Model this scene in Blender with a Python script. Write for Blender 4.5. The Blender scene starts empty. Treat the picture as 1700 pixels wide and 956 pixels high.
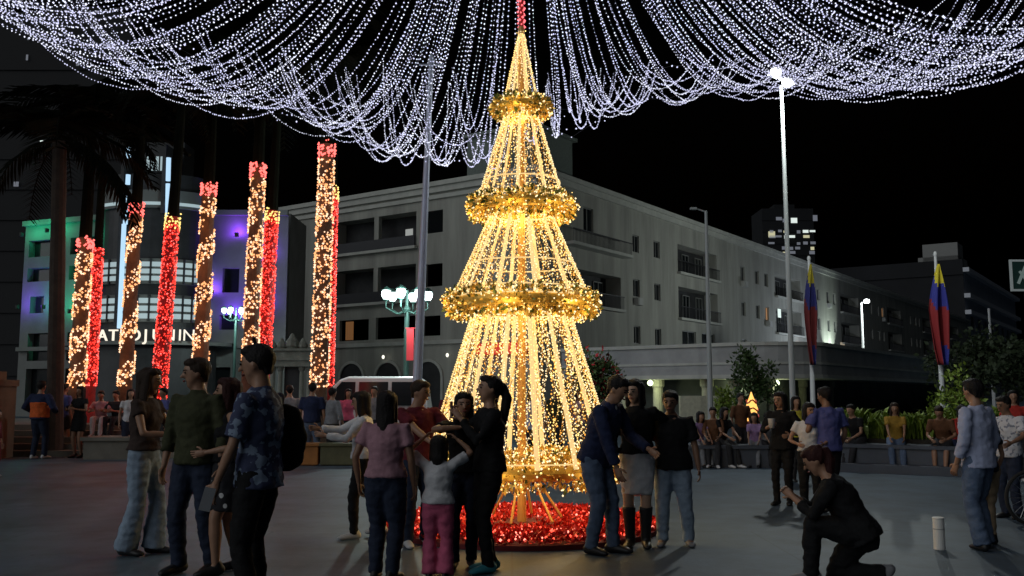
import bpy, bmesh, math, random
import numpy as np
from mathutils import Vector, Matrix, Euler, noise as mnoise

random.seed(7)
rng = np.random.default_rng(11)
SC = bpy.context.scene
COL = SC.collection
R = math.radians

# ---------------------------------------------------------------- camera
FPX = 1550.0                       # focal length in pixels of a 1700 px wide frame
TILT = math.atan(174 / FPX)
CAM_H = 1.5
cam_data = bpy.data.cameras.new('camera')
cam_data.sensor_width = 36.0
cam_data.lens = 36.0 * FPX / 1700.0
cam_data.clip_start = 0.1
cam_data.clip_end = 2000
cam = bpy.data.objects.new('camera', cam_data)
COL.objects.link(cam)
cam.location = (0, 0, CAM_H)
cam.rotation_euler = (math.pi / 2 + TILT, 0, 0)
SC.camera = cam

# ---------------------------------------------------------------- night sky
world = bpy.data.worlds.new('World')
SC.world = world
world.use_nodes = True
wn = world.node_tree
bg = wn.nodes['Background']
sky = wn.nodes.new('ShaderNodeTexSky')
sky.sky_type = 'NISHITA'
sky.sun_disc = False
sky.sun_elevation = R(-4.0)
sky.sun_rotation = R(215)
wn.links.new(sky.outputs[0], bg.inputs[0])
bg.inputs[1].default_value = 0.02

# one weak, very soft sun lamp: the glow of the city behind the camera
sun_data = bpy.data.lights.new('sun', 'SUN')
sun_data.energy = 0.56
sun_data.angle = R(60)
sun_data.color = (0.92, 0.97, 1.0)
sun = bpy.data.objects.new('sun', sun_data)
COL.objects.link(sun)
sun.rotation_euler = Vector((0.78, 0.62, -0.50)).to_track_quat('-Z', 'Y').to_euler()

SC.view_settings.view_transform = 'Standard'
SC.view_settings.look = 'None'
SC.view_settings.exposure = 0.28
SC.view_settings.gamma = 1.0
SC.view_settings.use_curve_mapping = False
SC.render.engine = 'CYCLES'
cy = SC.cycles
cy.use_denoising = True
cy.max_bounces = 4
cy.diffuse_bounces = 2
cy.glossy_bounces = 2
cy.transmission_bounces = 2
cy.transparent_max_bounces = 4
cy.sample_clamp_indirect = 3.0
cy.caustics_reflective = False
cy.caustics_refractive = False

# ---------------------------------------------------------------- pixels to places
_C, _S = math.cos(TILT), math.sin(TILT)
def ray(px, py):
    a, b = px - 850.0, 478.0 - py
    return Vector((a, FPX * _C - b * _S, FPX * _S + b * _C))
def at(px, py, Y):
    r = ray(px, py); k = Y / r.y
    return Vector((r.x * k, Y, CAM_H + r.z * k))
def ground_at(px, py, z=0.0):
    r = ray(px, py); k = (z - CAM_H) / r.z
    return Vector((r.x * k, r.y * k, z))

# ---------------------------------------------------------------- materials
MATS = {}
def mat(name, col, rough=0.7, metal=0.0, var=0.0, vscale=6.0, bump=0.0, bscale=40.0, emit=None, estr=0.0, spec=None, col2=None, sampled=True):
    if name in MATS:
        return MATS[name]
    m = bpy.data.materials.new(name)
    m.use_nodes = True
    nt = m.node_tree
    b = nt.nodes['Principled BSDF']
    b.inputs['Base Color'].default_value = (*col, 1)
    b.inputs['Roughness'].default_value = rough
    b.inputs['Metallic'].default_value = metal
    if spec is not None:
        b.inputs['Specular IOR Level'].default_value = spec
    if var > 0 or col2:
        tc = nt.nodes.new('ShaderNodeTexCoord')
        n = nt.nodes.new('ShaderNodeTexNoise')
        n.inputs['Scale'].default_value = vscale
        n.inputs['Detail'].default_value = 6
        n.inputs['Roughness'].default_value = 0.65
        nt.links.new(tc.outputs['Object'], n.inputs['Vector'])
        r = nt.nodes.new('ShaderNodeValToRGB')
        c2 = col2 or tuple(min(1, c * (1 + var)) for c in col)
        c1 = col if col2 else tuple(c * (1 - var) for c in col)
        r.color_ramp.elements[0].color = (*c1, 1)
        r.color_ramp.elements[1].color = (*c2, 1)
        r.color_ramp.elements[0].position = 0.36
        r.color_ramp.elements[1].position = 0.64
        nt.links.new(n.outputs['Fac'], r.inputs['Fac'])
        nt.links.new(r.outputs['Color'], b.inputs['Base Color'])
    if bump > 0:
        tc2 = nt.nodes.new('ShaderNodeTexCoord')
        n2 = nt.nodes.new('ShaderNodeTexNoise')
        n2.inputs['Scale'].default_value = bscale
        n2.inputs['Detail'].default_value = 4
        bp = nt.nodes.new('ShaderNodeBump')
        bp.inputs['Strength'].default_value = bump
        bp.inputs['Distance'].default_value = 0.02
        nt.links.new(tc2.outputs['Object'], n2.inputs['Vector'])
        nt.links.new(n2.outputs['Fac'], bp.inputs['Height'])
        nt.links.new(bp.outputs['Normal'], b.inputs['Normal'])
    if emit:
        b.inputs['Emission Color'].default_value = (*emit, 1)
        b.inputs['Emission Strength'].default_value = estr
        if not sampled:
            m.cycles.emission_sampling = 'NONE'
    MATS[name] = m
    return m
def glow(name, col, s, sampled=False):
    return mat(name, tuple(c * 0.3 for c in col), 0.5, emit=col, estr=s, sampled=sampled)

# ---------------------------------------------------------------- mesh helpers
class Geo:
    """collects vertices and faces of one mesh"""
    def __init__(self):
        self.v, self.f, self.mi, self.cur = [], [], [], 0
    def add(self, vs, fs):
        o = len(self.v)
        self.v.extend(Vector(p) for p in vs)
        for f in fs:
            self.f.append(tuple(i + o for i in f)); self.mi.append(self.cur)
    def box(self, x0, x1, y0, y1, z0, z1, M=None):
        vs = [Vector((x, y, z)) for z in (z0, z1) for x, y in ((x0, y0), (x1, y0), (x1, y1), (x0, y1))]
        if M: vs = [M @ p for p in vs]
        self.add(vs, [(3, 2, 1, 0), (4, 5, 6, 7), (0, 1, 5, 4), (1, 2, 6, 5), (2, 3, 7, 6), (3, 0, 4, 7)])
    def quad(self, a, b, c, d):
        self.add([a, b, c, d], [(0, 1, 2, 3)])
    def tube(self, pts, rad, n=8, side=None, round_ends=True, flat_start=False, flat_end=False):
        """loft through pts; rad = r or (rside, rfront); side = direction of the first radius"""
        pts = [Vector(p) for p in pts]
        rad = [(r, r) if not isinstance(r, (tuple, list)) else tuple(r) for r in rad]
        if round_ends:
            d0 = (pts[0] - pts[1]).normalized(); d1 = (pts[-1] - pts[-2]).normalized()
            if not flat_start:
                r0 = rad[0]; m = min(r0)
                pts.insert(0, pts[0] + d0 * m * 0.55); rad.insert(0, (r0[0] * 0.82, r0[1] * 0.82))
                pts.insert(0, pts[1] + d0 * m * 0.9); rad.insert(0, (r0[0] * 0.42, r0[1] * 0.42))
            if not flat_end:
                r1 = rad[-1]; m = min(r1); e = pts[-1]
                pts.append(e + d1 * m * 0.55); rad.append((r1[0] * 0.82, r1[1] * 0.82))
                pts.append(e + d1 * m * 0.9); rad.append((r1[0] * 0.42, r1[1] * 0.42))
        k = len(pts); vs = []; prev = None
        for i in range(k):
            t = (pts[min(i + 1, k - 1)] - pts[max(i - 1, 0)])
            t = t.normalized() if t.length > 1e-9 else Vector((0, 0, 1))
            s = Vector(side) if side is not None else (prev if prev is not None else (Vector((1, 0, 0)) if abs(t.x) < 0.8 else Vector((0, 1, 0))))
            s = s - t * s.dot(t)
            s = s.normalized() if s.length > 1e-6 else t.orthogonal().normalized()
            prev = s
            u = t.cross(s)
            for j in range(n):
                a = 2 * math.pi * j / n
                vs.append(pts[i] + s * (math.cos(a) * rad[i][0]) + u * (math.sin(a) * rad[i][1]))
        fs = []
        for i in range(k - 1):
            for j in range(n):
                a, b = i * n + j, i * n + (j + 1) % n
                fs.append((a, b, b + n, a + n))
        fs.append(tuple(reversed(range(n)))); fs.append(tuple(range((k - 1) * n, k * n)))
        self.add(vs, fs)
    def ball(self, c, r, n=10, m=7, M=None):
        c = Vector(c); r = (r, r, r) if not isinstance(r, (tuple, list)) else r
        vs = [Vector((0, 0, -r[2]))]
        for i in range(1, m):
            ph = -math.pi / 2 + math.pi * i / m
            for j in range(n):
                a = 2 * math.pi * j / n
                vs.append(Vector((r[0] * math.cos(ph) * math.cos(a), r[1] * math.cos(ph) * math.sin(a), r[2] * math.sin(ph))))
        vs.append(Vector((0, 0, r[2])))
        if M: vs = [M @ p for p in vs]
        vs = [p + c for p in vs]
        fs = [(0, 1 + (j + 1) % n, 1 + j) for j in range(n)]
        for i in range(m - 2):
            for j in range(n):
                a, b = 1 + i * n + j, 1 + i * n + (j + 1) % n
                fs.append((a, b, b + n, a + n))
        t = len(vs) - 1; o = 1 + (m - 2) * n
        fs += [(t, o + j, o + (j + 1) % n) for j in range(n)]
        self.add(vs, fs)
    def lathe(self, prof, n=16, c=(0, 0, 0)):
        """prof = [(r, z)...] from bottom to top, closed with caps"""
        c = Vector(c)
        vs = [c + Vector((r * math.cos(2 * math.pi * j / n), r * math.sin(2 * math.pi * j / n), z)) for r, z in prof for j in range(n)]
        fs = []
        for i in range(len(prof) - 1):
            for j in range(n):
                a, b = i * n + j, i * n + (j + 1) % n
                fs.append((a, b, b + n, a + n))
        fs.append(tuple(reversed(range(n)))); fs.append(tuple(range((len(prof) - 1) * n, len(prof) * n)))
        self.add(vs, fs)
    def mesh(self, name, smooth=False):
        me = bpy.data.meshes.new(name)
        me.from_pydata([tuple(p) for p in self.v], [], self.f)
        if smooth:
            me.polygons.foreach_set('use_smooth', [True] * len(me.polygons))
        if any(self.mi):
            me.polygons.foreach_set('material_index', self.mi)
        me.update()
        return me

def obj(name, data, m=None, parent=None, loc=None, rotz=0.0):
    if isinstance(data, Geo):
        data = data.mesh(name)
    o = bpy.data.objects.new(name, data)
    if m is not None and data is not None and not data.materials:
        for x in (m if isinstance(m, (list, tuple)) else [m]):
            data.materials.append(x)
    COL.objects.link(o)
    if parent is not None: o.parent = parent
    if loc is not None: o.location = loc
    if rotz: o.rotation_euler = (0, 0, rotz)
    return o
def tag(o, label=None, cat=None, group=None, kind=None):
    if label: o['label'] = label
    if cat: o['category'] = cat
    if group: o['group'] = group
    if kind: o['kind'] = kind
    return o
def thing(name, label, cat, loc=(0, 0, 0), rotz=0.0, group=None):
    o = bpy.data.objects.new(name, None)
    COL.objects.link(o); o.location = loc; o.rotation_euler = (0, 0, rotz)
    o.empty_display_size = 0.2
    return tag(o, label, cat, group)
def dup(root, loc=None, rotz=None, label=None, parent=None):
    r = root.copy(); COL.objects.link(r)
    if parent is not None: r.parent = parent
    if loc is not None: r.location = loc
    if rotz is not None: r.rotation_euler = (0, 0, rotz)
    if label: r['label'] = label
    for ch in list(root.children):
        c = ch.copy(); COL.objects.link(c); c.parent = r
        for g in ch.children:
            d = g.copy(); COL.objects.link(d); d.parent = c
    return r

_ICO_V = []
_t = (1 + 5 ** 0.5) / 2
for a, b in ((1, _t), (-1, _t), (1, -_t), (-1, -_t)):
    _ICO_V += [(0, a, b), (a, b, 0), (b, 0, a)]
_OCT_V = np.array([(1, 0, 0), (-1, 0, 0), (0, 1, 0), (0, -1, 0), (0, 0, 1), (0, 0, -1)], float)
_OCT_F = np.array([(0, 2, 4), (2, 1, 4), (1, 3, 4), (3, 0, 4), (2, 0, 5), (1, 2, 5), (3, 1, 5), (0, 3, 5)])
def bulb_mesh(name, pts, r, jit=0.25):
    """many tiny bulbs (octahedra turned at random) in one mesh"""
    pts = np.asarray(pts, float); n = len(pts)
    rr = r * (1 + jit * (rng.random(n) * 2 - 1))
    ang = rng.random(n) * math.pi
    c, s = np.cos(ang), np.sin(ang)
    v = np.repeat(_OCT_V[None], n, 0)
    x = v[:, :, 0] * c[:, None] - v[:, :, 1] * s[:, None]
    y = v[:, :, 0] * s[:, None] + v[:, :, 1] * c[:, None]
    v = np.stack([x, y, v[:, :, 2]], 2) * rr[:, None, None] + pts[:, None, :]
    f = (_OCT_F[None] + (np.arange(n) * 6)[:, None, None]).reshape(-1, 3)
    me = bpy.data.meshes.new(name)
    me.vertices.add(n * 6); me.vertices.foreach_set('co', v.reshape(-1))
    me.loops.add(len(f) * 3); me.loops.foreach_set('vertex_index', f.reshape(-1).astype(np.int32))
    me.polygons.add(len(f)); me.polygons.foreach_set('loop_start', (np.arange(len(f)) * 3).astype(np.int32))
    me.update(calc_edges=True)
    return me
def flake_mesh(name, P, N, size, nm=1):
    """many small tinsel leaves: bent four-sided blades at points P pointing along N; material index random below nm"""
    P = np.asarray(P, float); N = np.asarray(N, float); n = len(P)
    N = N / np.linalg.norm(N, axis=1)[:, None]
    T = np.cross(N, rng.normal(size=(n, 3))); T /= np.linalg.norm(T, axis=1)[:, None]
    B = np.cross(N, T)
    L = (size * (0.7 + 0.6 * rng.random(n)))[:, None]; W = L * 0.3
    v = np.stack([P, P + N * L * 0.45 + T * W + B * L * 0.1, P + N * L + B * L * 0.3 * rng.random((n, 1)), P + N * L * 0.45 - T * W + B * L * 0.1], 1)
    me = bpy.data.meshes.new(name)
    me.vertices.add(n * 4); me.vertices.foreach_set('co', v.reshape(-1))
    f = np.array([(0, 1, 2), (0, 2, 3)])[None] + (np.arange(n) * 4)[:, None, None]
    f = f.reshape(-1, 3)
    me.loops.add(len(f) * 3); me.loops.foreach_set('vertex_index', f.reshape(-1).astype(np.int32))
    me.polygons.add(len(f)); me.polygons.foreach_set('loop_start', (np.arange(len(f)) * 3).astype(np.int32))
    if nm > 1:
        mi = np.repeat(rng.integers(0, nm, n), 2)
        me.polygons.foreach_set('material_index', mi.astype(np.int32))
    me.update(calc_edges=True)
    return me
def point_light(name, parent, loc, energy, col, r=0.1):
    d = bpy.data.lights.new(name, 'POINT'); d.energy = energy; d.color = col; d.shadow_soft_size = r
    o = bpy.data.objects.new(name, d); COL.objects.link(o); o.parent = parent; o.location = loc
    return o

# shapes that are fused by voxel remeshing, all in one batch, in a scratch scene
JOBS = []
SCRATCH = bpy.data.scenes.new('scratch')
def fuse(geo, mesh_name, voxel, smooth=4, wrinkle=0.0, wscale=9.0, extra=None, wz=1.7):
    me = geo.mesh(mesh_name + '_raw')
    o = bpy.data.objects.new(mesh_name + '_raw', me)
    SCRATCH.collection.objects.link(o)
    md = o.modifiers.new('r', 'REMESH'); md.mode = 'VOXEL'; md.voxel_size = voxel; md.use_smooth_shade = True
    if smooth:
        sm = o.modifiers.new('s', 'SMOOTH'); sm.factor = 0.5; sm.iterations = smooth
    j = {'o': o, 'target': None, 'wrinkle': wrinkle, 'wscale': wscale, 'extra': extra, 'name': mesh_name, 'wz': wz}
    JOBS.append(j)
    return j
def run_jobs():
    vl = SCRATCH.view_layers[0]
    vl.update()
    dg = vl.depsgraph
    for j in JOBS:
        me = bpy.data.meshes.new_from_object(j['o'].evaluated_get(dg))
        me.name = j['name']
        if j['wrinkle']:
            n = len(me.vertices)
            co = np.empty(n * 3); no = np.empty(n * 3)
            me.vertices.foreach_get('co', co); me.vertices.foreach_get('normal', no)
            co = co.reshape(-1, 3); no = no.reshape(-1, 3)
            s = j['wscale']; ph = random.random() * 50
            d = np.array([mnoise.noise(Vector((p[0] * s + ph, p[1] * s, p[2] * s * j['wz']))) + 0.5 * mnoise.noise(Vector((p[0] * s * 2.3, p[1] * s * 2.3 + ph, p[2] * s * j['wz'] * 1.8))) for p in co])
            co = co + no * (d * j['wrinkle'])[:, None]
            me.vertices.foreach_set('co', co.reshape(-1))
        if j['extra'] is not None:
            g = j['extra']
            bm = bmesh.new(); bm.from_mesh(me)
            tmp = g.mesh('tmp', True); bm.from_mesh(tmp); bm.to_mesh(me); bm.free()
            bpy.data.meshes.remove(tmp)
        me.update()
        for o in j['target']:
            m = o.get('_m'); old = o.data
            o.data = me
        if not me.materials:
            me.materials.append(j['mat'])
    for j in JOBS:
        old = j['o'].data
        bpy.data.objects.remove(j['o']); bpy.data.meshes.remove(old)
    bpy.data.scenes.remove(SCRATCH)
def fused_obj(name, geo, m, voxel, parent=None, smooth=4, wrinkle=0.0, wscale=9.0, extra=None, wz=1.7):
    j = fuse(geo, name, voxel, smooth, wrinkle, wscale, extra, wz)
    o = bpy.data.objects.new(name, bpy.data.meshes.new(name))
    COL.objects.link(o)
    if parent is not None: o.parent = parent
    j['target'] = [o]; j['mat'] = m
    return o

# ================================================================ ground
g = Geo(); g.quad((-300, -60, 0), (300, -60, 0), (300, 500, 0), (-300, 500, 0))
m_ground = mat('plaza_concrete', (0.072, 0.106, 0.142), 0.6, var=0.16, vscale=0.5, bump=0.12, bscale=30, spec=0.35)
def plaza_joints(m):
    # worn slabs: faint joints three metres apart, dark stains and small gum marks
    nt = m.node_tree; b = nt.nodes['Principled BSDF']; lk = nt.links
    src = b.inputs['Base Color'].links[0].from_socket
    tc = nt.nodes.new('ShaderNodeTexCoord')
    br = nt.nodes.new('ShaderNodeTexBrick'); br.offset = 0.5
    for k_, v_ in (('Scale', 1.0), ('Mortar Size', 0.012), ('Brick Width', 2.6), ('Row Height', 2.6)): br.inputs[k_].default_value = v_
    br.inputs['Color1'].default_value = (1, 1, 1, 1); br.inputs['Color2'].default_value = (0.88, 0.88, 0.88, 1); br.inputs['Mortar'].default_value = (0.72, 0.72, 0.72, 1)
    st = nt.nodes.new('ShaderNodeTexNoise'); st.inputs['Scale'].default_value = 1.7; st.inputs['Detail'].default_value = 8; st.inputs['Roughness'].default_value = 0.7
    r1 = nt.nodes.new('ShaderNodeValToRGB'); r1.color_ramp.elements[0].position = 0.33; r1.color_ramp.elements[0].color = (0.62, 0.62, 0.62, 1); r1.color_ramp.elements[1].position = 0.56
    vo = nt.nodes.new('ShaderNodeTexVoronoi'); vo.inputs['Scale'].default_value = 1.6
    r2 = nt.nodes.new('ShaderNodeValToRGB'); r2.color_ramp.elements[0].position = 0.035; r2.color_ramp.elements[0].color = (0.5, 0.5, 0.5, 1); r2.color_ramp.elements[1].position = 0.05
    prev = src
    for n in (br, st, vo): lk.new(tc.outputs['Object'], n.inputs['Vector'])
    lk.new(st.outputs['Fac'], r1.inputs['Fac']); lk.new(vo.outputs['Distance'], r2.inputs['Fac'])
    for s_ in (br.outputs['Color'], r1.outputs['Color'], r2.outputs['Color']):
        mx = nt.nodes.new('ShaderNodeMix'); mx.data_type = 'RGBA'; mx.blend_type = 'MULTIPLY'; mx.inputs[0].default_value = 1.0
        lk.new(prev, mx.inputs[6]); lk.new(s_, mx.inputs[7]); prev = mx.outputs[2]
    lk.new(prev, b.inputs['Base Color'])
plaza_joints(m_ground)
tag(obj('ground', g, m_ground), kind='structure')

# ================================================================ corner apartment building
m_wall = mat('painted_plaster', (0.33, 0.325, 0.29), 0.85, var=0.2, vscale=0.35, bump=0.1, bscale=12)
m_wall2 = mat('stone_trim', (0.46, 0.46, 0.42), 0.8, var=0.10, vscale=1.2)
def streaks(m):
    # rain streaks: stretch the colour noise downwards
    nt = m.node_tree
    n = next(x for x in nt.nodes if x.type == 'TEX_NOISE' and x.outputs['Fac'].links and x.outputs['Fac'].links[0].to_node.type == 'VALTORGB')
    l_ = n.inputs['Vector'].links[0]; s_ = l_.from_socket; mp = nt.nodes.new('ShaderNodeMapping'); mp.inputs['Scale'].default_value = (2.2, 2.2, 0.25)
    nt.links.new(s_, mp.inputs['Vector']); nt.links.new(mp.outputs['Vector'], n.inputs['Vector'])
streaks(m_wall)
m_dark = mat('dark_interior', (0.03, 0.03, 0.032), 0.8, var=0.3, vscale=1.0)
m_glass = mat('dark_glass', (0.015, 0.018, 0.02), 0.12)
m_frame = mat('window_frame_metal', (0.22, 0.22, 0.21), 0.5)
m_rail = mat('iron_rail', (0.05, 0.05, 0.055), 0.5, metal=0.5)

def wall_with_openings(W, H, ops, back=None):
    """front face in the plane y=0 (outward -y) with rectangular holes and reveals; ops = [(u0,u1,z0,z1,depth)]"""
    g = Geo()
    us = sorted({0.0, W, *[o[0] for o in ops], *[o[1] for o in ops]})
    zs = sorted({0.0, H, *[o[2] for o in ops], *[o[3] for o in ops]})
    for i in range(len(us) - 1):
        for k in range(len(zs) - 1):
            uc, zc = (us[i] + us[i + 1]) / 2, (zs[k] + zs[k + 1]) / 2
            if any(o[0] < uc < o[1] and o[2] < zc < o[3] for o in ops): continue
            g.quad((us[i], 0, zs[k]), (us[i + 1], 0, zs[k]), (us[i + 1], 0, zs[k + 1]), (us[i], 0, zs[k + 1]))
    for u0, u1, z0, z1, d in ops:
        g.quad((u0, 0, z0), (u0, d, z0), (u0, d, z1), (u0, 0, z1))
        g.quad((u1, 0, z1), (u1, d, z1), (u1, d, z0), (u1, 0, z0))
        g.quad((u0, 0, z1), (u0, d, z1), (u1, d, z1), (u1, 0, z1))
        g.quad((u0, 0, z0), (u1, 0, z0), (u1, d, z0), (u0, d, z0))
    return g

_WIN = {}
def window(parent, u0, u1, z0, z1, d, lit=None, mull=1, bars=1):
    """one window: a frame with a pane under it, lying in the opening d behind the wall face; local plane y=0"""
    w, h = round(u1 - u0, 3), round(z1 - z0, 3)
    key = (w, h, mull, bars)
    if key not in _WIN:
        t = 0.07
        f = Geo()
        f.box(0, w, -0.05, 0.02, 0, t); f.box(0, w, -0.05, 0.02, h - t, h)
        f.box(0, t, -0.048, 0.018, t, h - t); f.box(w - t, w, -0.048, 0.018, t, h - t)
        for i in range(1, mull + 1):
            x = w * i / (mull + 1); f.box(x - t / 2, x + t / 2, -0.046, 0.016, t, h - t)
        for i in range(1, bars):
            z = h * i / bars; f.box(t, w - t, -0.04, 0.014, z - t / 3, z + t / 3)
        p = Geo(); p.box(0.02, w - 0.02, 0.0, 0.01, 0.02, h - 0.02)
        fm = f.mesh('window_frame'); fm.materials.append(m_frame)
        pm = p.mesh('window_pane'); pm.materials.append(m_glass)
        _WIN[key] = (fm, pm)
    fm, pm = _WIN[key]
    o = obj('window', fm, None, parent, (u0, d - 0.03, z0))
    if lit:
        pm = pm.copy(); pm.materials.clear(); pm.materials.append(lit)
    obj('pane', pm, None, o)
    return o

def loggia(parent, u0, u1, z0, z1, d, cols=(), rail_h=0.95, solid=False):
    """a recessed balcony: dark back wall with a door, a projecting slab and a parapet"""
    w = u1 - u0
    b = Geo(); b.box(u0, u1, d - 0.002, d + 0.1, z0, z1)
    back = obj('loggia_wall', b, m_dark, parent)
    n = max(1, int(w / 2.6))
    for i in range(n):
        x = u0 + (i + 0.5) * w / n
        o = window(parent, x - 0.7, x + 0.7, z0 + 0.05, z1 - 0.35, d - 0.03, mull=1)
        o.name = 'balcony_door'
    s = Geo(); s.box(u0 - 0.15, u1 + 0.15, -0.35, -0.003, z0 - 0.22, z0 - 0.02)
    obj('balcony_slab', s, m_wall2, parent)
    r = Geo()
    if solid:
        r.box(u0 + 0.003, u1 - 0.003, -0.22, -0.12, z0 - 0.018, z0 + rail_h)
    else:
        r.box(u0 - 0.1, u1 + 0.1, -0.27, -0.21, z0 + rail_h - 0.06, z0 + rail_h)
        k = int(w / 0.16)
        for i in range(k + 1):
            x = u0 + w * i / k; r.box(x - 0.012, x + 0.012, -0.25, -0.226, z0 - 0.018, z0 + rail_h - 0.06)
    obj('balcony_rail', r, m_rail, parent)
    for c in cols:
        q = Geo(); q.box(c - 0.22, c + 0.22, 0.004, 0.35, z0 + 0.0, z1)
        obj('pillar', q, m_wall, parent)

CORNER = at(890, 275, 60.0)
BANG = R(54.9)
bld = thing('apartment_building', 'long pale four storey building with corner and recessed balconies behind the lit tree', 'building', (CORNER.x, CORNER.y, 0), BANG)
HB = 16.3
# --- right wing, along local +x, outward -y
ops = []; wins = []; logs = []
FLO = ((11.6, 13.95), (7.75, 10.35), (4.9, 6.75))
for k in range(6):
    u = 21.4 + 23.6 * k
    for z0, z1 in FLO[:2]:
        ops.append((u, u + 8.3, z0, z1, 1.3)); logs.append((u, u + 8.3, z0, z1))
    ops.append((u + 0.6, u + 3.4, 5.2, 6.7, 0.25)); wins.append((u + 0.6, u + 3.4, 5.2, 6.7))
    ops.append((u + 4.6, u + 7.4, 5.2, 6.7, 0.25)); wins.append((u + 4.6, u + 7.4, 5.2, 6.7))
    for j, du in enumerate((-7.5, -3.9, 14.2, ) if k == 0 else (-9.0, -5.2, -2.6)):
        if k == 0 and du > 0: continue
        for zc in (12.95, 9.5, 5.9):
            a = (u + du - 0.55, u + du + 0.55, zc - 0.68, zc + 0.68)
            ops.append((*a, 0.22)); wins.append(a)
for a in ((6.0, 7.4, 12.9, 14.6),):
    ops.append((*a, 0.22)); wins.append(a)
for z0, z1 in FLO[:2]:
    ops.append((3.6, 11.4, z0 - 0.1, z1 - (1.4 if z0 > 11 else 0.3), 1.3)) if z0 < 11 else None
logs.append((3.6, 11.4, 7.65, 10.05))
WL = 160.0
obj('wall', wall_with_openings(WL, HB, ops), m_wall, bld)
grp_r = bld
win_dim = glow('window_dim', (0.75, 0.85, 0.7), 0.05); win_lit = glow('window_lit', (0.9, 1.0, 0.9), 0.6); win_warm = glow('window_warm', (1.0, 0.5, 0.2), 0.22)
m_ac = mat('air_conditioner', (0.42, 0.42, 0.40), 0.7)
for i, a in enumerate(wins):
    window(bld, *a, 0.2, lit={9: win_dim, 17: win_warm, 23: win_lit, 31: win_dim, 38: win_warm}.get(i))
    if i % 7 == 3:
        ac = Geo(); ac.box(a[0] + 0.1, a[0] + 0.9, -0.4, -0.003, a[2] - 0.65, a[2] - 0.1); ac.box(a[0] + 0.2, a[0] + 0.8, -0.43, -0.402, a[2] - 0.6, a[2] - 0.15); obj('air_conditioner', ac, m_ac, bld)
for a in logs: loggia(bld, *a, 1.3)
def wing_uz(px, py):
    n_ = Vector((math.sin(BANG), -math.cos(BANG), 0)); c_ = Vector((CORNER.x, CORNER.y, 0)); r_ = ray(px, py); k_ = c_.dot(n_) / r_.dot(n_)
    p_ = r_ * k_; p_.z += CAM_H; d_ = p_ - c_
    return d_.x * math.cos(BANG) + d_.y * math.sin(BANG), p_.z
for px, py, ww, hh, mm in ((1293, 520, 0.8, 0.9, glow('window_white', (0.85, 1.0, 0.95), 0.7)), (1326, 573, 1.6, 0.7, glow('window_red', (1.0, 0.35, 0.2), 0.7)), (1398, 572, 1.6, 0.5, glow('window_tan', (0.9, 0.75, 0.55), 0.25))):
    u_, z_ = wing_uz(px, py); g = Geo(); g.box(u_ - ww / 2, u_ + ww / 2, -0.09, -0.02, z_ - hh / 2, z_ + hh / 2); obj('lit_window', g, mm, bld)
s = Geo(); s.box(3.2, 11.8, -0.9, -0.003, 11.5, 11.72); obj('balcony_slab', s, m_wall2, bld)
r = Geo(); r.box(3.3, 11.7, -0.86, -0.80, 12.55, 12.62)
for i in range(46): r.box(3.3 + i * 0.184, 3.325 + i * 0.184, -0.84, -0.815, 11.722, 12.55)
obj('balcony_rail', r, m_rail, bld)
c = Geo(); c.box(-0.35, WL, -0.38, -0.003, HB - 0.32, HB + 0.002); c.box(-0.2, WL, -0.22, -0.004, HB - 0.75, HB - 0.33); obj('cornice', c, m_wall2, bld)
c = Geo(); c.box(0.0, WL, -0.12, -0.003, 4.15, 4.5); obj('string_course', c, m_wall2, bld)
rf = Geo(); rf.box(0.02, WL, 0.02, 24.5, HB - 0.3, HB - 0.02); obj('roof', rf, mat('flat_roof', (0.2, 0.2, 0.2), 0.9), bld)
pb = Geo(); pb.box(4.2, 9.5, 3.0, 9.0, HB - 0.02, HB + 4.2); pb.box(3.9, 9.8, 2.7, 9.3, HB + 4.2, HB + 4.45)
obj('roof_tower', pb, mat('tower_plaster', (0.17, 0.20, 0.18), 0.9, var=0.15), bld)
# --- left front: local plane x=0, outward -x, u runs along +y ; built flat and turned
lf = bpy.data.objects.new('left_front', None)
def LF(o):
    """turn a mesh built in the facade plane (u, depth, z) into the plane x=0 of the building (u along +y, outward -x)"""
    return o
TL = Matrix(((0, 1, 0, 0), (1, 0, 0, 0), (0, 0, 1, 0), (0, 0, 0, 1)))
before = set(bld.children)
bpy.data.objects.remove(lf)
ops = []; wins = []; logs = []
for z0, z1 in ((11.95, 14.45), (8.1, 10.65)):
    ops.append((10.3, 18.6, z0, z1, 1.3)); logs.append((10.3, 18.6, z0, z1))
    ops.append((7.85, 9.4, z1 - 1.75, z1 - 0.15, 0.25)); wins.append((7.85, 9.4, z1 - 1.75, z1 - 0.15))
for a in ((14.8, 17.8, 5.35, 6.9), (10.3, 14.1, 5.35, 6.95), (8.0, 9.6, 5.45, 6.85), (18.6, 20.0, 5.35, 6.85), (23.0, 23.9, 12.6, 14.2)):
    ops.append((*a, 0.25)); wins.append(a)
LW = 24.6
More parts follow.
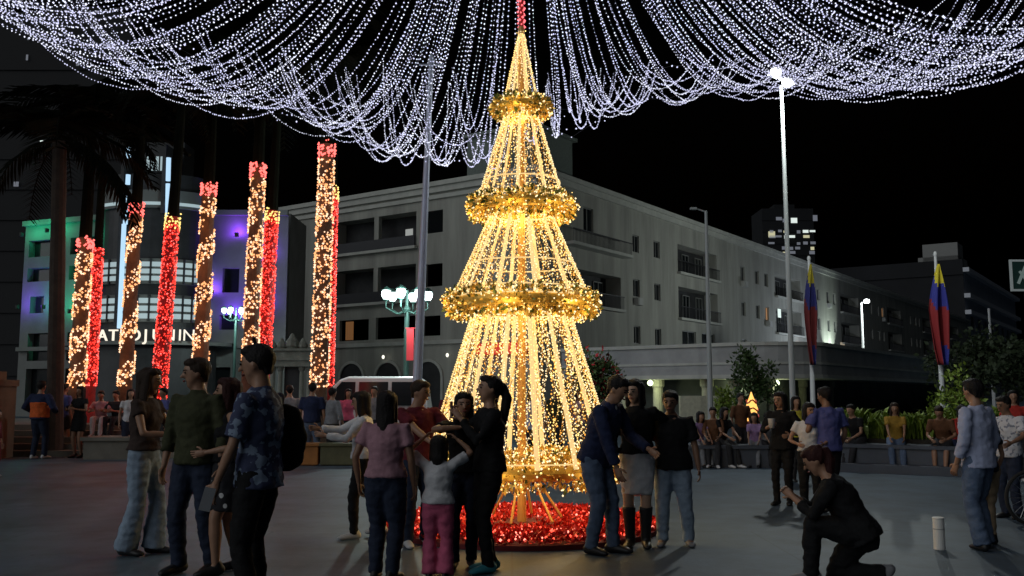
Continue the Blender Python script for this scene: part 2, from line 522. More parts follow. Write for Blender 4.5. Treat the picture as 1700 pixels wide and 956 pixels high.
# the facade is laid out with u mirrored: +x of the layout runs from the far end towards the corner
mir = lambda a: (LW - a[1], LW - a[0], *a[2:])
facade = [obj('wall', wall_with_openings(LW, HB, [mir(a) for a in ops]), m_wall, bld)]
n0 = set(bld.children)
lit_curtain = glow('curtain_lit', (0.55, 0.24, 0.08), 0.16)
for i, a in enumerate(wins): window(bld, *mir(a), 0.2, mull=3 if a[1] - a[0] > 2.5 else 1, bars=2)
for a in logs: loggia(bld, *mir(a), 1.3, cols=(LW - 14.2,), solid=True, rail_h=0.75)
cu = Geo(); cu.box(LW - 17.3, LW - 16.5, 0.13, 0.16, 5.42, 6.8); obj('curtain', cu, lit_curtain, bld)
tv = Geo(); tv.box(LW - 12.4, LW - 11.7, 1.2, 1.24, 12.9, 13.5); obj('lit_window', tv, glow('room_light', (0.75, 0.78, 0.74), 0.28), bld)
c = Geo(); c.box(0.0, LW + 0.38, -0.38, -0.003, HB - 0.318, HB + 0.004); c.box(0, LW + 0.2, -0.22, -0.004, HB - 0.75, HB - 0.33); obj('cornice', c, m_wall2, bld)
for zz in (15.1, 4.85): 
    c = Geo(); c.box(0.0, LW + 0.1, -0.16, -0.003, zz, zz + 0.28); obj('string_course', c, m_wall2, bld)
pl = Geo(); pl.box(2.2, 5.4, -0.3, -0.003, 0, 14.9); obj('pilaster', pl, m_wall, bld)
for uc in (16.4, 12.8, 9.0, 19.8):          # arched openings of the ground floor
    x = LW - uc
    f = Geo(); n = 12
    out = [Vector((x + 1.35 * math.cos(math.pi * i / n), 0, 2.55 + 1.3 * math.sin(math.pi * i / n))) for i in range(n + 1)]
    inn = [Vector((x + 1.15 * math.cos(math.pi * i / n), 0, 2.55 + 1.1 * math.sin(math.pi * i / n))) for i in range(n + 1)]
    out = [Vector((x + 1.35, 0, 0))] + out + [Vector((x - 1.35, 0, 0))]
    inn = [Vector((x + 1.15, 0, 0))] + inn + [Vector((x - 1.15, 0, 0))]
    y0 = Vector((0, -0.14, 0)); y1 = Vector((0, -0.003, 0))
    for i in range(len(out) - 1):
        f.quad(out[i] + y0, inn[i] + y0, inn[i + 1] + y0, out[i + 1] + y0)
        f.quad(out[i] + y1, out[i] + y0, out[i + 1] + y0, out[i + 1] + y1)
        f.quad(inn[i] + y0, inn[i] + y1, inn[i + 1] + y1, inn[i + 1] + y0)
    af = obj('arch', f, m_wall2, bld)
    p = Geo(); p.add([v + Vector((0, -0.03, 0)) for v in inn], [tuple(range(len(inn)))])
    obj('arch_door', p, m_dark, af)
for uc, zz in ((12.9, 3.95), (18.4, 3.95), (7.0, 3.95)):      # small lamps between the arches
    g = Geo(); g.ball((LW - uc, -0.45, zz + 0.1), (0.1, 0.1, 0.14))
    wlp = obj('wall_lamp', g, glow('facade_lamp', (1.0, 0.97, 0.8), 1.2 if uc == 12.9 else 0.5), bld)
    point_light('wall_lamp_light', bld, (LW - uc, -2.2, zz + 0.8), 150, (0.92, 1.0, 0.95), 0.3)
sg = Geo(); sg.box(LW - 4.5, LW - 0.6, -0.5, -0.31, 4.0, 4.75); obj('shop_sign', sg, glow('red_sign', (0.9, 0.06, 0.03), 0.5), bld)
# swing the whole left front from the layout plane into its place
turn = Matrix.Translation((0, LW, 0)) @ Matrix.Rotation(-math.pi / 2, 4, 'Z')
for o in set(bld.children) - before:
    o.matrix_local = turn @ o.matrix_local
# statue on a corbel at the far end of the left front
sp = turn @ Vector((LW - 23.5, -0.75, 8.1))
cb = Geo(); cb.lathe([(0.15, -1.6), (0.35, -1.2), (0.75, -0.5), (0.95, -0.25), (1.0, 0.0)], 14); obj('corbel', cb, m_wall2, bld, sp)
st = thing('statue', 'dark draped stone figure standing on a corbel at the far end of the pale building', 'statue', bld.matrix_basis @ sp if False else (Matrix.Translation((CORNER.x, CORNER.y, 0)) @ Matrix.Rotation(BANG, 4, 'Z')) @ sp, BANG - 1.57)
m_statue = mat('bronze_statue', (0.10, 0.095, 0.08), 0.6, var=0.2)
q = Geo(); q.box(-0.4, 0.4, -0.4, 0.4, 0, 0.25); q.tube([(0, 0, 0.25), (0, 0, 0.9), (0, 0, 1.5), (0, 0, 1.95), (0, 0, 2.1)], [(0.36, 0.33), (0.28, 0.25), (0.25, 0.2), (0.3, 0.17), (0.1, 0.1)], 12)
q.tube([(0.28, 0, 1.9), (0.42, -0.1, 1.5), (0.3, -0.3, 1.3)], [0.1, 0.09, 0.07]); q.tube([(-0.28, 0, 1.9), (-0.4, -0.05, 1.5), (-0.25, -0.28, 1.6)], [0.1, 0.09, 0.07])
q.ball((0, -0.02, 2.33), (0.15, 0.17, 0.2)); q.tube([(0, 0, 2.05), (0, 0, 2.25)], [0.09, 0.08])
fused_obj('figure', q, m_statue, 0.05, st, wrinkle=0.02, wscale=4)

# ================================================================ low arcade in front of the right wing
arc = thing('shopping_arcade', 'low arcade with a rounded overhanging ledge and columns beside the flood light pole', 'building')
A0 = at(1005, 578, 52.0); A1 = at(1225, 563, 47.0)
dirx = Vector((A1.x - A0.x, A1.y - A0.y, 0)).normalized()
path = [Vector((A0.x, A0.y, 0)) - dirx * 3, Vector((A1.x, A1.y, 0))]
nrm = Vector((dirx.y, -dirx.x, 0))
# rounded corner then receding along the wing direction
wdir = Vector((math.cos(BANG), math.sin(BANG), 0)); wn_ = Vector((math.sin(BANG), -math.cos(BANG), 0))
a0 = math.atan2(nrm.y, nrm.x); a1 = math.atan2(wn_.y, wn_.x)
cc = path[1] - nrm * 3.2
for i in range(1, 9):
    a = a0 + (a1 - a0) * i / 8
    path.append(cc + Vector((math.cos(a), math.sin(a), 0)) * 3.2)
path.append(path[-1] + wdir * 45)
def band(path, z0, z1, out=0.0, thick=0.6):
    g = Geo(); N = len(path)
    nr = []
    for i in range(N):
        d = (path[min(i + 1, N - 1)] - path[max(i - 1, 0)]).normalized(); nr.append(Vector((d.y, -d.x, 0)))
    o = [p + nr[i] * out for i, p in enumerate(path)]; n_ = [p + nr[i] * (out - thick) for i, p in enumerate(path)]
    for i in range(N - 1):
        Z0, Z1 = Vector((0, 0, z0)), Vector((0, 0, z1))
        g.quad(o[i] + Z0, o[i + 1] + Z0, o[i + 1] + Z1, o[i] + Z1)
        g.quad(o[i] + Z1, o[i + 1] + Z1, n_[i + 1] + Z1, n_[i] + Z1)
        g.quad(n_[i] + Z0, n_[i + 1] + Z0, o[i + 1] + Z0, o[i] + Z0)
    return g
zt = A0.z
obj('ledge', band(path, zt - 1.55, zt - 0.12, 0.0, 6.0), mat('ledge_concrete', (0.33, 0.33, 0.33), 0.8, var=0.15, vscale=0.6), arc)
obj('ledge_edge', band(path, zt - 0.12, zt + 0.06, 0.12, 6.0), m_wall2, arc)
obj('ledge_edge', band(path, zt - 1.05, zt - 0.93, 0.06, 0.2), m_wall2, arc)
obj('ledge_edge', band(path, zt - 1.75, zt - 1.552, 0.08, 6.0), m_wall2, arc)
bw = Geo(); 
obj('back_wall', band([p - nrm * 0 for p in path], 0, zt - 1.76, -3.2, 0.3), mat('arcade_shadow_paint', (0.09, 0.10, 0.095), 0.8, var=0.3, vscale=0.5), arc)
m_col = mat('column_paint', (0.48, 0.47, 0.36), 0.75, var=0.12)
for px, yy in ((1040, 51.5), (1097, 50.3), (1180, 48.5), (1228, 47.5), (1285, 49.0), (1340, 53), (1385, 58), (1420, 64)):
    p = at(px, 640, yy); cg = Geo(); cg.lathe([(0.36, 0), (0.36, 0.25), (0.28, 0.3), (0.27, zt - 2.2), (0.36, zt - 2.1), (0.36, zt - 1.76)], 12)
    obj('column', cg, m_col, arc, (p.x, p.y + 1.0, 0))
lw = Geo(); p = at(1165, 700, 47.6); lw.box(-1.1, 1.1, -0.2, 0.2, 0, 1.35); obj('low_wall', lw, m_col, arc, (p.x, p.y, 0))
for px in (1085, 1225, 1300):
    p = at(px, 632, 49.5); lp = Geo(); lp.ball((0, 0, 0), 0.16)
    l_ = obj('wall_lamp', lp, glow('arcade_lamp', (0.8, 0.95, 0.55), 2.5), arc, (p.x, p.y + 1.2, p.z - 0.1))
    point_light('wall_lamp_light', arc, (p.x, p.y + 0.6, p.z - 0.45), 26, (0.85, 0.95, 0.55), 0.12)

# ================================================================ theatre
m_th = mat('theatre_plaster', (0.20, 0.21, 0.20), 0.8, var=0.12, vscale=0.6)
m_thd = mat('theatre_dark', (0.035, 0.037, 0.04), 0.5, var=0.3, vscale=0.8)
m_slat = glow('balcony_strip_light', (0.62, 0.80, 0.84), 0.42)
m_tube = glow('blue_tube', (0.50, 0.76, 1.0), 0.8)
TD = 56.0
TX = at(248, 600, TD).x
th = thing('theatre', 'curved theatre front with lit balcony bands, vertical light tubes and green and purple washes', 'building', (TX, TD, 0))
def tz(py): return at(248, py, TD).z
def tx(px): return at(px, 600, TD).x - TX
RT = 3.4                                   # radius of the bowed tower
def arcwall(r, z0, z1, a0=200, a1=340, n=18, cap=True):
    g = Geo()
    for i in range(n):
        t0, t1 = R(a0 + (a1 - a0) * i / n), R(a0 + (a1 - a0) * (i + 1) / n)
        p0 = Vector((r * math.cos(t0), r * math.sin(t0) * 0.62, 0)); p1 = Vector((r * math.cos(t1), r * math.sin(t1) * 0.62, 0))
        Z0, Z1 = Vector((0, 0, z0)), Vector((0, 0, z1))
        g.quad(p0 + Z0, p1 + Z0, p1 + Z1, p0 + Z1)
        if cap:
            c0, c1 = Vector((p0.x, 1.5, z1)), Vector((p1.x, 1.5, z1)); g.quad(p0 + Z1, p1 + Z1, c1, c0)
            c0, c1 = Vector((p0.x, 1.5, z0)), Vector((p1.x, 1.5, z0)); g.quad(c0, c1, p1 + Z0, p0 + Z0)
    return g
obj('tower_glazing', arcwall(RT - 0.25, 3.2, tz(300), 190, 350), m_thd, th)
for y0, y1 in ((474, 440), (535, 498), (352, 330)):
    z0, z1 = tz(y0), tz(y1); h = z1 - z0
    bd = obj('balcony', arcwall(RT, z0 - 0.12, z1 + 0.12), m_th, th)
    for k in range(3 if y0 > 400 else 1):
        zz = z0 + h * (k + 0.15) / 3
        obj('light_strip', arcwall(RT + 0.05, zz, zz + h * 0.22, 202 + k, 338 - k), m_slat, bd)
    if y0 > 400:
        pt = Geo()
        for i in range(13):
            t0 = R(204 + i * 11); x, y = (RT + 0.07) * math.cos(t0), (RT + 0.07) * math.sin(t0) * 0.62
            pt.box(x - 0.05, x + 0.05, y - 0.05, y + 0.05, z0 - 0.1, z1 + 0.1)
        obj('mullion', pt, m_thd, bd)
g = Geo(); g.box(tx(238), tx(276), -0.9, 1.2, tz(292), tz(262)); cr = obj('roof_lantern', g, m_thd, th)
for i in range(5):
    x0 = tx(238 + i * 7.7); g = Geo(); g.box(x0 + 0.03, x0 + 0.2, -0.93, -0.904, tz(289), tz(266)); obj('lantern_pane', g, m_slat, cr)
g = Geo(); g.box(tx(205), tx(290), 0.2, 2.0, tz(352), tz(235)); obj('tower_block', g, m_thd, th)
for px, y0, y1 in ((214, 245, 262), (213, 290, 306), (209, 325, 372), (206, 372, 545), (280, 262, 300), (279, 305, 364)):
    a_, b_ = at(px - (8 if y1 > 500 else 1), y1, TD - 2.4), at(px, y0, TD - 2.4)
    g = Geo(); g.tube([(a_.x - TX, -2.4, a_.z), (b_.x - TX, -2.4, b_.z)], [0.14, 0.14], 8, round_ends=False)
    obj('light_tube', g, m_tube, th)
g = Geo(); g.box(tx(215) - 0.1, tx(215) + 0.1, -2.25, -0.2, tz(545), tz(262)); g.box(tx(282) - 0.1, tx(282) + 0.1, -2.25, 0.2, tz(365), tz(255)); obj('tube_bracket', g, m_thd, th)
# marquee with its letters
zl = tz(569)
g = Geo()
obj('marquee', arcwall(RT + 1.6, zl - 0.25, zl - 0.05, 185, 355), m_th, th)
obj('entrance_wall', arcwall(RT + 0.6, 0.0, zl - 0.26, 180, 360), m_thd, th)
sign = bpy.data.objects.new('theatre_sign', None); COL.objects.link(sign); sign.parent = th
m_let = glow('letter_light', (1.0, 0.90, 0.74), 0.85)
LETTERS = 'TEATRO JUNIN'
lx = [132, 150, 168, 186, 204, 221, None, 240, 260, 279, 297, 312]
for ch, px in zip(LETTERS, lx):
    if px is None: continue
    fc = bpy.data.curves.new('letter', 'FONT'); fc.body = ch; fc.size = 0.92; fc.extrude = 0.06; fc.align_x = 'CENTER'
    fo = bpy.data.objects.new('letter_raw', fc); SCRATCH.collection.objects.link(fo); SCRATCH.view_layers[0].update()
    lm = bpy.data.meshes.new_from_object(fo.evaluated_get(SCRATCH.view_layers[0].depsgraph)); bpy.data.objects.remove(fo)
    lm.materials.clear()
    o = obj('letter', lm, m_let, sign)
    x = tx(px); rr = RT + 1.62
    yy = -math.sqrt(max(0.2, 1 - (x / (rr + 1.2)) ** 2)) * rr * 0.62
    x = at(px, 600, TD + yy).x - TX
    o.location = (x, yy, zl - 0.03); o.rotation_euler = (math.pi / 2, 0, math.asin(max(-0.6, min(0.6, x / (rr * 2.6)))))
# side wings, each a facade with recessed windows; the left one falls back to the left
def theatre_wing(px0, px1, ytop, ang, ops_):
    w = abs(tx(px1) - tx(px0)) / math.cos(ang) * (1.22 if ang else 1.0)
    o = bpy.data.objects.new('wing', None); COL.objects.link(o); o.parent = th
    h = tz(ytop)
    g = wall_with_openings(w, h, [(a * w, b * w, c * h, d * h, 0.5) for a, b, c, d in ops_])
    g.box(0, w, 0.6, 5, 0, h - 0.05)
    g.box(0.0, w, -0.25, -0.003, h * 0.33, h * 0.35); g.box(0.0, w, -0.3, -0.003, h - 0.3, h + 0.02)
    ww = obj('wall', g, m_th, o)
    for a, b, c, d in ops_:
        p = Geo(); p.box(a * w, b * w, 0.45, 0.5, c * h, d * h); obj('window', p, m_glass, o)
    return o, w, h
lw_, w_, h_ = theatre_wing(10, 168, 348, R(22), [(0.05, 0.47, 0.814, 0.90), (0.53, 0.95, 0.814, 0.90), (0.05, 0.47, 0.686, 0.757), (0.53, 0.95, 0.686, 0.757), (0.10, 0.26, 0.523, 0.61), (0.34, 0.5, 0.523, 0.61), (0.58, 0.72, 0.523, 0.61), (0.1, 0.45, 0.05, 0.24), (0.55, 0.9, 0.05, 0.24), (0.1, 0.4, 0.28, 0.42), (0.55, 0.9, 0.28, 0.42)])
lw_.location = (tx(168) - 0.3 - w_ * math.cos(R(22)), 1.5 + w_ * math.sin(R(22)), 0); lw_.rotation_euler = (0, 0, -R(22))
rw_, w2, h2 = theatre_wing(325, 466, 345, 0, [(0.22, 0.42, 0.60, 0.72), (0.2, 0.42, 0.42, 0.49), (0.62, 0.82, 0.60, 0.72), (0.62, 0.82, 0.40, 0.5), (0.1, 0.35, 0.04, 0.24), (0.5, 0.75, 0.04, 0.24)])
rw_.location = (tx(325), 1.0, 0)
m_up = mat('uplight_body', (0.04, 0.04, 0.04), 0.5)
for px, py, colr, e in ((36, 385, (0.02, 1.0, 0.45), 60), (78, 378, (0.02, 1.0, 0.45), 60), (116, 512, (0.02, 1.0, 0.42), 70), (72, 505, (0.02, 1.0, 0.5), 40), (29, 505, (0.22, 0.08, 1.0), 90), (135, 470, (0.05, 1.0, 0.5), 25),
                        (393, 385, (0.25, 0.05, 1.0), 85), (352, 480, (0.22, 0.06, 1.0), 70), (385, 520, (0.2, 0.06, 1.0), 70), (430, 500, (0.2, 0.06, 1.0), 70), (440, 420, (0.22, 0.06, 1.0), 45)):
    x = tx(px)
    if px < 170:
        dist = (tx(168) - 0.3 - x); y = 1.5 + dist * math.tan(R(22)) - 0.4
    else:
        y = 0.55
    k = (TD + y) / TD
    z = (at(px, py, TD + y).z)
    x = at(px, py, TD + y).x - TX
    g = Geo(); g.lathe([(0.09, -0.3), (0.12, -0.28), (0.14, -0.05)], 10); ul = obj('uplight', g, m_up, th, (x, y, z))
    point_light('uplight_light', th, (x, y, z), e * 1.3, colr, 0.12)

# ================================================================ far towers
def tower(name, label, px0, px1, ytop, Y, lights, colm, lit):
    a, b = at(px0, 652, Y), at(px1, 652, Y); zt_ = at((px0 + px1) / 2, ytop, Y).z
    t = thing(name, label, 'building', ((a.x + b.x) / 2, Y, 0))
    w = b.x - a.x
    g = Geo(); g.box(-w / 2, w / 2, 0, w * 0.8, 0, zt_); g.box(-w * 0.2, w * 0.2, w * 0.2, w * 0.6, zt_, zt_ + w * 0.12)
    obj('wall', g, colm, t)
    fh = 3.2; nf = int(zt_ / fh)
    s = Geo()
    for k in range(1, nf): s.box(-w / 2 - 0.1, w / 2 + 0.1, -0.15, -0.003, k * fh, k * fh + 0.25)
    obj('floor_band', s, colm, t)
    for px, py, ww, hh, e in lights:
        p = at(px, py, Y); g = Geo(); g.box(-ww / 2, ww / 2, -0.06, -0.01, -hh / 2, hh / 2)
        obj('lit_window', g, lit[e], t, (p.x - t.location.x, -0.1, p.z))
    return t
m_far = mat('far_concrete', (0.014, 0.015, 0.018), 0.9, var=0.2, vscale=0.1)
lit_w = {0: glow('far_window_white', (0.85, 0.95, 0.9), 0.7), 1: glow('far_window_dim', (0.8, 0.85, 1.0), 0.10), 2: glow('far_window_warm', (1.0, 0.95, 0.6), 0.4)}
L = [(1281, 389, 1.8, 1.6, 2), (1318, 366, 1.7, 1.4, 0), (1353, 362, 1.2, 1.6, 1), (1293, 363, 1.6, 0.9, 1), (1304, 366, 1.6, 1.0, 1)]
for k, (row, n) in enumerate(((384, 6), (393, 5), (404, 5), (412, 4), (420, 5))):
    for i in range(7):
        if random.random() < 0.62: L.append((1282 + i * 11 + random.uniform(-2, 2), row + random.uniform(-1, 1), random.uniform(0.9, 2.0), random.uniform(0.5, 0.9), random.choice((0, 1, 1, 1, 2))))
tower('high_rise', 'distant high rise with scattered lit windows behind the flood light pole', 1274, 1361, 346, 250, L, m_far, lit_w)
L = [(70, 236, 0.3, 0.3, 0), (46, 96, 0.2, 0.6, 1), (130, 106, 0.3, 0.5, 1), (162, 146, 0.25, 0.5, 1), (74, 199, 0.25, 0.3, 1), (28, 306, 0.5, 0.5, 1), (48, 65, 0.2, 0.25, 1)]
tower('tall_block', 'tall dark block with a few lit windows rising behind the theatre', -60, 190, 20, 95, L, mat('night_concrete', (0.03, 0.03, 0.032), 0.9), lit_w)

# building beyond the end of the long wing
e0 = at(1598, 428, 196)
endb = thing('office_building', 'dark office building with pale slanting cornices at the right edge of the picture', 'building', (e0.x, e0.y, 0), BANG)
zt2 = e0.z
m_off = mat('office_grey', (0.36, 0.39, 0.46), 0.8, var=0.1, vscale=0.2)
ops = [(6 + i * 9, 12 + i * 9, z, z + 3.2, 0.6) for i in range(8) for z in (zt2 - 22, zt2 - 15)]
obj('wall', wall_with_openings(80, zt2 - 3, ops), m_off, endb)
for o_ in ops:
    window(endb, *o_[:4], 0.5, mull=2)
for z in (zt2 - 3, zt2 - 8.5, zt2 - 12):
    c = Geo(); c.box(-0.5, 80, -1.2, -0.01, z, z + 0.9); obj('cornice', c, mat('pale_cornice', (0.62, 0.64, 0.7), 0.7), endb)
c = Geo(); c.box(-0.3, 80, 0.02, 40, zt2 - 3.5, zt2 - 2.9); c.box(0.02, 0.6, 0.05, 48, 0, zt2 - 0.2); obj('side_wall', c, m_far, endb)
c = Geo(); c.box(0.8, 7, 1, 8, zt2 - 2.9, zt2 + 3.6); c.box(0.8, 12, 1, 9, zt2 - 2.9, zt2 + 0.8); obj('roof_house', c, mat('roof_house_paint', (0.26, 0.26, 0.25), 0.9), endb)
# billboard on its roof
p = at(1703, 457, 120)
bb = thing('billboard', 'square dark sign with a white frame and arrow mark at the right edge', 'sign', (p.x, p.y, 0))
w = 1.9
g = Geo(); g.box(-w, w, 0, 0.2, p.z - 1.9, p.z + 1.9); obj('panel', g, mat('sign_green', (0.02, 0.06, 0.05), 0.5), bb)
g = Geo()
for a in ((-w, w, 1.8, 2.05), (-w, w, -2.05, -1.8)): g.box(a[0], a[1], -0.1, 0.21, p.z + a[2], p.z + a[3])
for x in (-w - 0.1, w - 0.1): g.box(x, x + 0.25, -0.1, 0.21, p.z - 2.06, p.z + 2.06)
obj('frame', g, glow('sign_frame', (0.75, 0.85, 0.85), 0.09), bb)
g = Geo(); M_ = Matrix.Translation((-0.55, -0.12, p.z)) @ Matrix.Rotation(R(25), 4, 'Y'); g.box(-0.18, 0.18, 0, 0.1, -1.2, 1.3, M_); M_ = Matrix.Translation((-0.3, -0.12, p.z - 0.2)) @ Matrix.Rotation(R(-35), 4, 'Y'); g.box(-0.15, 0.15, 0, 0.1, -0.9, 0.9, M_)
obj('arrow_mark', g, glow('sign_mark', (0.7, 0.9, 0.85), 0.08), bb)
g = Geo(); g.box(-0.15, 0.15, 0.22, 0.5, 0, p.z + 1.5); obj('post', g, m_rail, bb)

# ================================================================ stone portal beside the palms
po = at(482, 700, 44.0)
por = thing('stone_portal', 'small ornate stone portal with twin columns and carved crest beneath the statue', 'monument', (po.x, po.y, 0))
m_st = mat('carved_stone', (0.24, 0.245, 0.21), 0.9, var=0.25, vscale=2.5, bump=0.5, bscale=9)
for x in (-0.85, -0.5, 0.5, 0.85):
    g = Geo(); g.lathe([(0.17, 0), (0.17, 0.3), (0.12, 0.36), (0.105, 2.5), (0.16, 2.6), (0.17, 2.72)], 10); obj('column', g, m_st, por, (x, -0.1, 0))
g = Geo(); g.box(-1.1, 1.1, -0.35, 0.35, 2.72, 3.0); g.box(-1.2, 1.2, -0.42, 0.42, 3.0, 3.12); g.box(-1.02, 1.02, -0.3, 0.3, 3.12, 3.45); g.box(-1.15, 1.15, -0.4, 0.4, 3.45, 3.56); obj('entablature', g, m_st, por)
g = Geo()
for x, s_ in ((-0.9, 0.18), (-0.5, 0.24), (0, 0.34), (0.5, 0.24), (0.9, 0.18)):
    g.lathe([(s_ * 0.7, 0), (s_, s_ * 0.4), (s_ * 0.9, s_), (s_ * 0.5, s_ * 1.5), (s_ * 0.2, s_ * 2.1)], 8, (x, 0, 3.56))
obj('crest', g, m_st, por)
g = Geo(); g.box(-0.36, 0.36, 0.1, 0.2, 0, 2.7); obj('door', g, m_thd, por)

# ================================================================ terrace and steps at the left, where the palms stand
m_step = mat('step_stone', (0.16, 0.15, 0.125), 0.85, var=0.2, vscale=1.5, bump=0.2, bscale=20)
tr = thing('stone_terrace', 'low stone terrace with broad steps beneath the light wrapped palms', 'terrace', (0, 0, 0))
for i, (y, z) in enumerate(((22.3, 0.14), (22.7, 0.28), (23.1, 0.42), (23.5, 0.56), (23.9, 0.7))):
    g = Geo(); g.box(-16, -5.6, y, 30 - i * 0.01, 0 if i == 0 else z - 0.14 + 0.002, z); obj('step', g, m_step, tr)
for x0, x1 in ((-15.5, -13.2),):
    g = Geo(); g.box(x0, -11.75, 21.2, 22.28, 0, 1.65); g.box(x0, -11.7, 21.1, 22.29, 1.65, 1.8); g.box(x0, -12.0, 21.3, 22.27, 1.8, 2.0); obj('side_wall', g, mat('brown_stone', (0.13, 0.105, 0.075), 0.9, var=0.25, vscale=1.2), tr)
for x, w_ in ((-9.15, 1.1), (-8.2, 0.7)):
    g = Geo(); g.box(x - w_ / 2, x + w_ / 2, 21.4, 22.28, 0, 0.42); g.box(x - w_ / 2 - 0.06, x + w_ / 2 + 0.06, 21.34, 22.29, 0.42, 0.5); obj('bench_block', g, m_step, tr)

# ================================================================ planter with seated people, at the right
m_pl = mat('planter_stone', (0.07, 0.08, 0.10), 0.7, var=0.2, vscale=1.0)
pl_ = thing('long_planter', 'long dark stone planter with a seating ledge in front of the hedge', 'planter', (0, 0, 0))
pw0, pw1 = ground_at(1385, 783), ground_at(1700, 796)
pdir = Vector((pw1.x - pw0.x, pw1.y - pw0.y, 0)).normalized(); pang = math.atan2(pdir.y, pdir.x)
pl_.location = (pw0.x, pw0.y, 0); pl_.rotation_euler = (0, 0, pang)
PLM = Matrix.Translation(pl_.location) @ Matrix.Rotation(pang, 4, 'Z')
g = Geo(); g.box(-0.6, 8, 0.0, 0.5, 0, 0.16); obj('plinth', g, m_pl, pl_)
g = Geo(); g.box(-0.6, 8, 0.35, 0.9, 0.162, 0.45); g.box(-0.63, 8.03, 0.3, 0.92, 0.45, 0.52); obj('seat_ledge', g, m_pl, pl_)
g = Geo(); g.box(-0.6, 8, 0.93, 3.0, 0.0, 0.6); obj('soil_bed', g, mat('soil', (0.03, 0.025, 0.02), 0.95), pl_)
pl2 = thing('short_planter', 'short dark stone planter with seated children beneath the arcade', 'planter', (0, 0, 0))
q0 = ground_at(1150, 780)
pl2.location = (q0.x, q0.y, 0); P2 = Vector((q0.x, q0.y, 0))
g = Geo(); g.box(-0.2, 2.75, 0.5, 1.1, 0, 0.38); g.box(-0.24, 2.79, 0.45, 1.15, 0.38, 0.45); obj('seat_ledge', g, m_pl, pl2)

# ================================================================ lit christmas tree
TY = 10.6
def tree_z(py): return at(866, py, TY).z
def tree_r(px): return px / FPX * TY * 1.0
TXc = at(866, 640, TY).x
tree = thing('christmas_tree', 'tall golden cone shaped light tree with four garland rings in the middle of the plaza', 'christmas tree', (TXc, TY, 0))
m_gold = mat('gold_tinsel', (0.90, 0.58, 0.12), 0.42, metal=0.35)
m_gold2 = mat('pale_gold_tinsel', (0.85, 0.68, 0.30), 0.4, metal=0.35)
m_green = mat('green_tinsel', (0.10, 0.14, 0.035), 0.4, metal=0.3)
m_rope = glow('rope_light', (1.0, 0.68, 0.28), 0.78)
m_warm = glow('warm_bulb', (1.0, 0.66, 0.20), 1.7)
m_warm2 = glow('pale_bulb', (1.0, 0.80, 0.46), 1.4)
m_amber = glow('amber_bulb', (1.0, 0.42, 0.06), 1.3)
m_polep = mat('gold_pole_paint', (0.75, 0.42, 0.13), 0.45, metal=0.2)
tiers = [  # y top, half width top, y bottom, half width bottom (pixels of the tree's own silhouette)
    (52, 3, 168, 30), (186, 27, 332, 74), (356, 52, 496, 116), (520, 82, 768, 158)]
g = Geo(); g.tube([(0, 0, 0), (0, 0, tree_z(45))], [0.05, 0.035], 12, round_ends=False); obj('pole', g, m_polep, tree)
pb_ = [(0, 0, 0)]
pts = []
for i in range(260):
    z = 0.7 + (tree_z(50) - 0.7) * i / 260; a = i * 2.4
    pts.append((0.055 * math.cos(a), 0.055 * math.sin(a), z))
tag(obj('pole_bulbs', bulb_mesh('pole_bulbs', pts, 0.009), m_warm, tree), kind='stuff')
